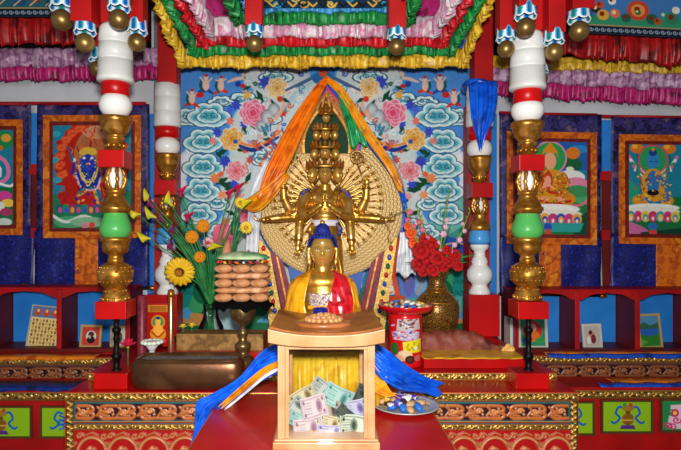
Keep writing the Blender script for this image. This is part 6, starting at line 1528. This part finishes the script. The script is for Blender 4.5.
# brown folded cloth on yellow cloth
BRC = SILK('brown_silk', '#7a3426', ['#8f4a38', '#5e2418'], .6)
def folded(name, label, x0, x1, dF, dB, z0, hfun, m, n=44):
    X0, X1 = (x0-CX)*dF/F, (x1-CX)*dF/F; rows = []
    prof = [(dF-.002, 0), (dF-.006, .35), (dF, .75), (dF+.03, 1), (L(dF,dB,.5), 1.05), (dB-.02, .9), (dB, .5), (dB, 0)]
    for d_, f in prof:
        rows.append([(L(X0,X1,i/n)+(.01*math.sin(f*5)), d_-.006*math.sin(i*.7+f*2), z0+hfun(i/n)*f*(1+.05*math.sin(i*.55+d_*9)+.05*math.sin(i*1.5-d_*20))) for i in range(n+1)])
    mb = MB(); mb.grid(rows[::-1]); k = n+1
    mb.f.append(tuple(j*k for j in range(8))); mb.f.append(tuple(j*k+n for j in range(7,-1,-1))); mb.sm += [False]*2; mb.mi += [0]*2
    o = mb.build(name, m, origin=((X0+X1)/2, dF, z0)); tag(o, label, 'cloth'); return o
folded('folded_cloth', 'folded brown satin cloth at the foot of the red flower vase', 416, 500, 3.53, 3.64, Z3+.008, lambda u: .105 if u < .72 else L(.105,.02,(u-.72)/.28), BRC)
m = MB(); bxw(m, (497-CX)*3.53/F, 3.54, Z3+.008, (500-CX)*3.53/F, 3.56, Z3+.01)
o = folded('folded_cloth', 'yellow cloth lying flat under the brown satin cloth', 424, 527, 3.305, 3.68, Z3+.001, lambda u: .006, YELCL)
mb = MB()
for i in range(14): mb.ell(P(508+random.uniform(-6,6), 349+random.uniform(-2,1.5), 3.5), (.016,.014,.013), 7)
mb.ell(P(508,346,3.5), (.018,.016,.018), 8)
o = mb.build('crumpled_paper', mat('yellow_paper','#d8a04a',.7,var='#e8c070',vscale=50), remesh=.005, origin=P(508,351,3.5)); tag(o, 'crumpled yellow paper by the right end of the brown cloth', 'paper')
# metal tray with sweets
YD = 2.70; cxy = P(405.5,0,YD).x
t = thing('metal_tray', 'round silver tray of sweets beside the donation box', 'tray', (cxy, YD, TT))
STL = mat('brushed_steel', '#bdbdbb', .42, .3)
mb = MB(); mb.lathe([(.11,TT),(.125,TT+.004),(.15,TT+.016),(.160,TT+.019),(.160,TT+.024),(.150,TT+.021),(.122,TT+.008),(.11,TT+.006)], (cxy, YD), 48); mb.build('tray_body', STL, t)
TC = ['#c9a070','#e8e6e0','#c9a070','#2a6fd0','#c9a070','#e8e6e0','#c9a070','#4a2c1c','#5a2fa0']
heap(cxy-.015, YD, TT+.012, .105, .10, 24, .025, TC, 'on the silver tray', 'sweets on the silver tray', .025, 5)
def bar(cx_, cy_, z, rz, cols, label):
    t = thing('wrapped_bar', label, 'candy bar', (cx_,cy_,z), 'sweets on the silver tray'); mb = MB(); mb.box((cx_-.035,cy_-.013,z),(cx_+.035,cy_+.013,z+.014), rz); mb.build('wrapper', mat('wrapper_'+nm[cols[0]], cols[0], .25, coat=.5), t, bevel=.004)
    mb = MB(); mb.box((cx_-.015,cy_-.0135,z-.0005),(cx_+.015,cy_+.0135,z+.0146), rz); mb.build('wrapper_band', mat('wrapper_'+nm[cols[1]], cols[1], .25, coat=.5), t, bevel=.003)
bar(cxy-.06, YD-.07, TT+.035, .35, ('#e8e6e0','#5a2fa0'), 'white bar with a purple band at the front of the silver tray'); bar(cxy+.02, YD+.02, TT+.045, -.3, ('#5a2fa0','#e8e6e0'), 'purple bar with a white band in the middle of the silver tray'); bar(cxy-.03, YD+.03, TT+.043, .1, ('#e8e6e0','#f0c838'), 'white bar with a yellow band at the back of the silver tray')
# sweets by the candy tin

# ================================================================= PICTURES IN THE NICHES
def framed(px0, px1, y0, y1, d, label, paint, fm, fw=1.8, lean=.12, slant=0):
    """stands on the shelf at its lower edge, leaning back"""
    base = P((px0+px1)/2, y1, d); t = thing('picture_frame', label, 'picture', base, 'pictures standing in the niches')
    w_ = (px1-px0)*d/F; h_ = (y1-y0)*d/F; f_ = fw*d/F
    R = Matrix.Rotation(slant, 4, 'Y') @ Matrix.Rotation(-lean, 4, 'X')
    parts = []
    for a, b in (((-w_/2,-.008,0),(w_/2,.008,f_)),((-w_/2,-.008,h_-f_),(w_/2,.008,h_)),((-w_/2,-.008,f_),(-w_/2+f_,.008,h_-f_)),((w_/2-f_,-.008,f_),(w_/2,.008,h_-f_))):
        mb = MB(); mb.box(a, b); parts.append(mb)
    M_ = MB()
    for p_ in parts: M_.add(p_.v, p_.f, False)
    def put(me, nm_, m_):
        me.transform(Matrix.Translation(base) @ R); return link(nm_, me, m_, t)
    put(M_.mesh('frame'), 'frame', fm); M_ = MB(); M_.box((-w_/2+f_,.001,f_),(w_/2-f_,.007,h_-f_)); put(M_.mesh('backing'), 'backing', DARK)
    M_ = MB(); M_.add([(0,.006,h_*.7),(.02,.006,h_*.7),(.02,.006+.07,.0+.008),(0,.006+.07,.008)],[(0,1,2,3)],False); o_ = put(M_.mesh('easel_strut'), 'easel_strut', DARK); o_.modifiers.new('thick','SOLIDIFY').thickness = .004
    c = Canvas(0, 0, 30, 40, 2, '#808080'); paint(c)
    def fn(co):
        u = (co[..., 0]*F/2+CX)/30; v = 1-(CY-(co[..., 2]-CZ)*F/2)/40
        o2 = np.empty_like(co); o2[..., 0] = -w_/2+f_+u*(w_-2*f_); o2[..., 1] = -.001; o2[..., 2] = f_+v*(h_-2*f_); return o2
    put(c.mesh('print', 2, 0, fn), 'print', PAINT); return t
def p_many(c):
    c.poly([(0,0),(30,0),(30,40),(0,40)], '#e8d896'); c.poly([(0,0),(30,0),(30,11),(0,11)], '#5a7ab0')
    for x in (6,15,24): c.ell(x,6,3.4,4,'#c8502a'); c.ell(x,4.4,1.4,1.6,'#f0c890')
    for j in range(7):
        for i in range(8): c.ell(2.8+i*3.5, 14+j*3.7, 1.1, 1.5, ['#b0702a','#8a4a1c','#d8a040'][(i+j)%3])
        c.line([(1,16.4+j*3.7),(29,16.4+j*3.7)], .5, '#b09040')
def p_port(c):
    c.poly([(0,0),(30,0),(30,40),(0,40)], '#c8423a'); c.ell(15,20,9,12,'#d8d0c8'); c.ell(15,16,5,6,'#4a3430'); c.ell(15,28,7,8,'#2a2020'); c.ell(13,22,2,4,'#c8a090')
def p_group(c):
    c.poly([(0,0),(30,0),(30,40),(0,40)], '#c9c2b4'); c.ell(15,22,8,14,'#6a5048'); c.ell(15,13,4,5,'#3a2c28'); c.ell(11,26,4,6,'#e8e0d8')
def p_monks(c):
    c.poly([(0,0),(30,0),(30,40),(0,40)], '#b8b0a8'); c.ell(14,20,7,12,'#c88a7a'); c.ell(13,13,3.4,4.4,'#4a2c24'); c.ell(18,26,5,9,'#7a2a30'); c.ell(9,28,4,8,'#e0d8d0')
def p_deity(c):
    c.poly([(0,0),(30,0),(30,40),(0,40)], '#2f8f6a'); c.ell(15,18,12,14,'#c8362a'); c.ell(15,14,5,6,'#e8a0a0'); c.ell(15,26,9,8,'#e0702a'); c.ell(7,32,6,4,'#2f5fb0'); c.ell(24,32,6,4,'#3a9a4a')
def p_land(c):
    c.poly([(0,0),(30,0),(30,14),(0,14)], '#4a88b0'); c.poly([(0,12),(8,8),(18,13),(30,9),(30,20),(0,20)], '#2f5f4a'); c.poly([(0,17),(30,17),(30,28),(0,26)], '#2a5fb0'); c.poly([(0,24),(14,27),(30,24),(30,40),(0,40)], '#2f7a2a'); c.poly([(0,30),(12,34),(0,40)], '#5a9a3a')
SILV = mat('silver_frame','#d8d4c4',.4,.2); GFR = mat('gilt_frame','#c8a868',.4,.3); BLKF = mat('dark_gilt_frame','#4a3a1c',.4,.4)
framed(25.5, 56, 306, 348, 4.30, 'yellow print of many small buddhas standing in the left niche', p_many, mat('pale_frame','#b9b49c',.5), 1, .15, .1)
framed(79.5, 101, 325, 347.5, 4.27, 'small gilt-framed portrait in the second niche left of the pillar', p_port, GFR, 2.2, .12, .03)
framed(110, 127, 326, 347.5, 4.27, 'small gilt-framed photo partly behind the left pillar rod', p_group, GFR, 2.0)
framed(518.5, 548, 316, 348.5, 4.27, 'silver-framed deity picture behind the right pillar rod', p_deity, SILV, 2.6)
framed(583, 602.5, 324, 348.3, 4.27, 'small silver-framed photo of a figure in the second right niche', p_monks, SILV, 2.2, .12, -.03)
framed(639.5, 663, 314, 348.3, 4.28, 'framed lake and meadow landscape in the far right niche', p_land, GFR, 2.2, .12, -.05)
# books on the right by the pillar
for i, (x, w_, k, lb) in enumerate(((510.5,2.6,'#d8d4c8','pale thin book leaning by the right pillar rod'),(513.6,2.6,'#3a8ac0','blue thin book beside the right pillar rod'),(516.4,2.2,'#d8c890','cream thin book beside the blue one'))):
    t = thing('book', lb, 'book', P(x, 348, 4.22), 'books in the right niche'); h_ = w_*4.2/F/2; X = P(x,0,4.22).x
    mb = MB(); bxw(mb, X-h_+.001, 4.205, zof(349,4.2)+.001, X+h_-.001, 4.33, zof(319+i*2,4.2)); mb.build('pages', mat('page_paper','#e0dccc',.7), t)
    mb = MB(); bxw(mb, X-h_, 4.2, zof(349,4.2)+.0005, X-h_+.002, 4.335, zof(318.5+i*2,4.2)); bxw(mb, X+h_-.002, 4.2, zof(349,4.2)+.0005, X+h_, 4.335, zof(318.5+i*2,4.2)); bxw(mb, X-h_, 4.198, zof(349,4.2)+.0005, X+h_, 4.202, zof(318.5+i*2,4.2)); mb.build('cover', mat('book_cover_'+['white','blue','cream'][i], k, .5), t)
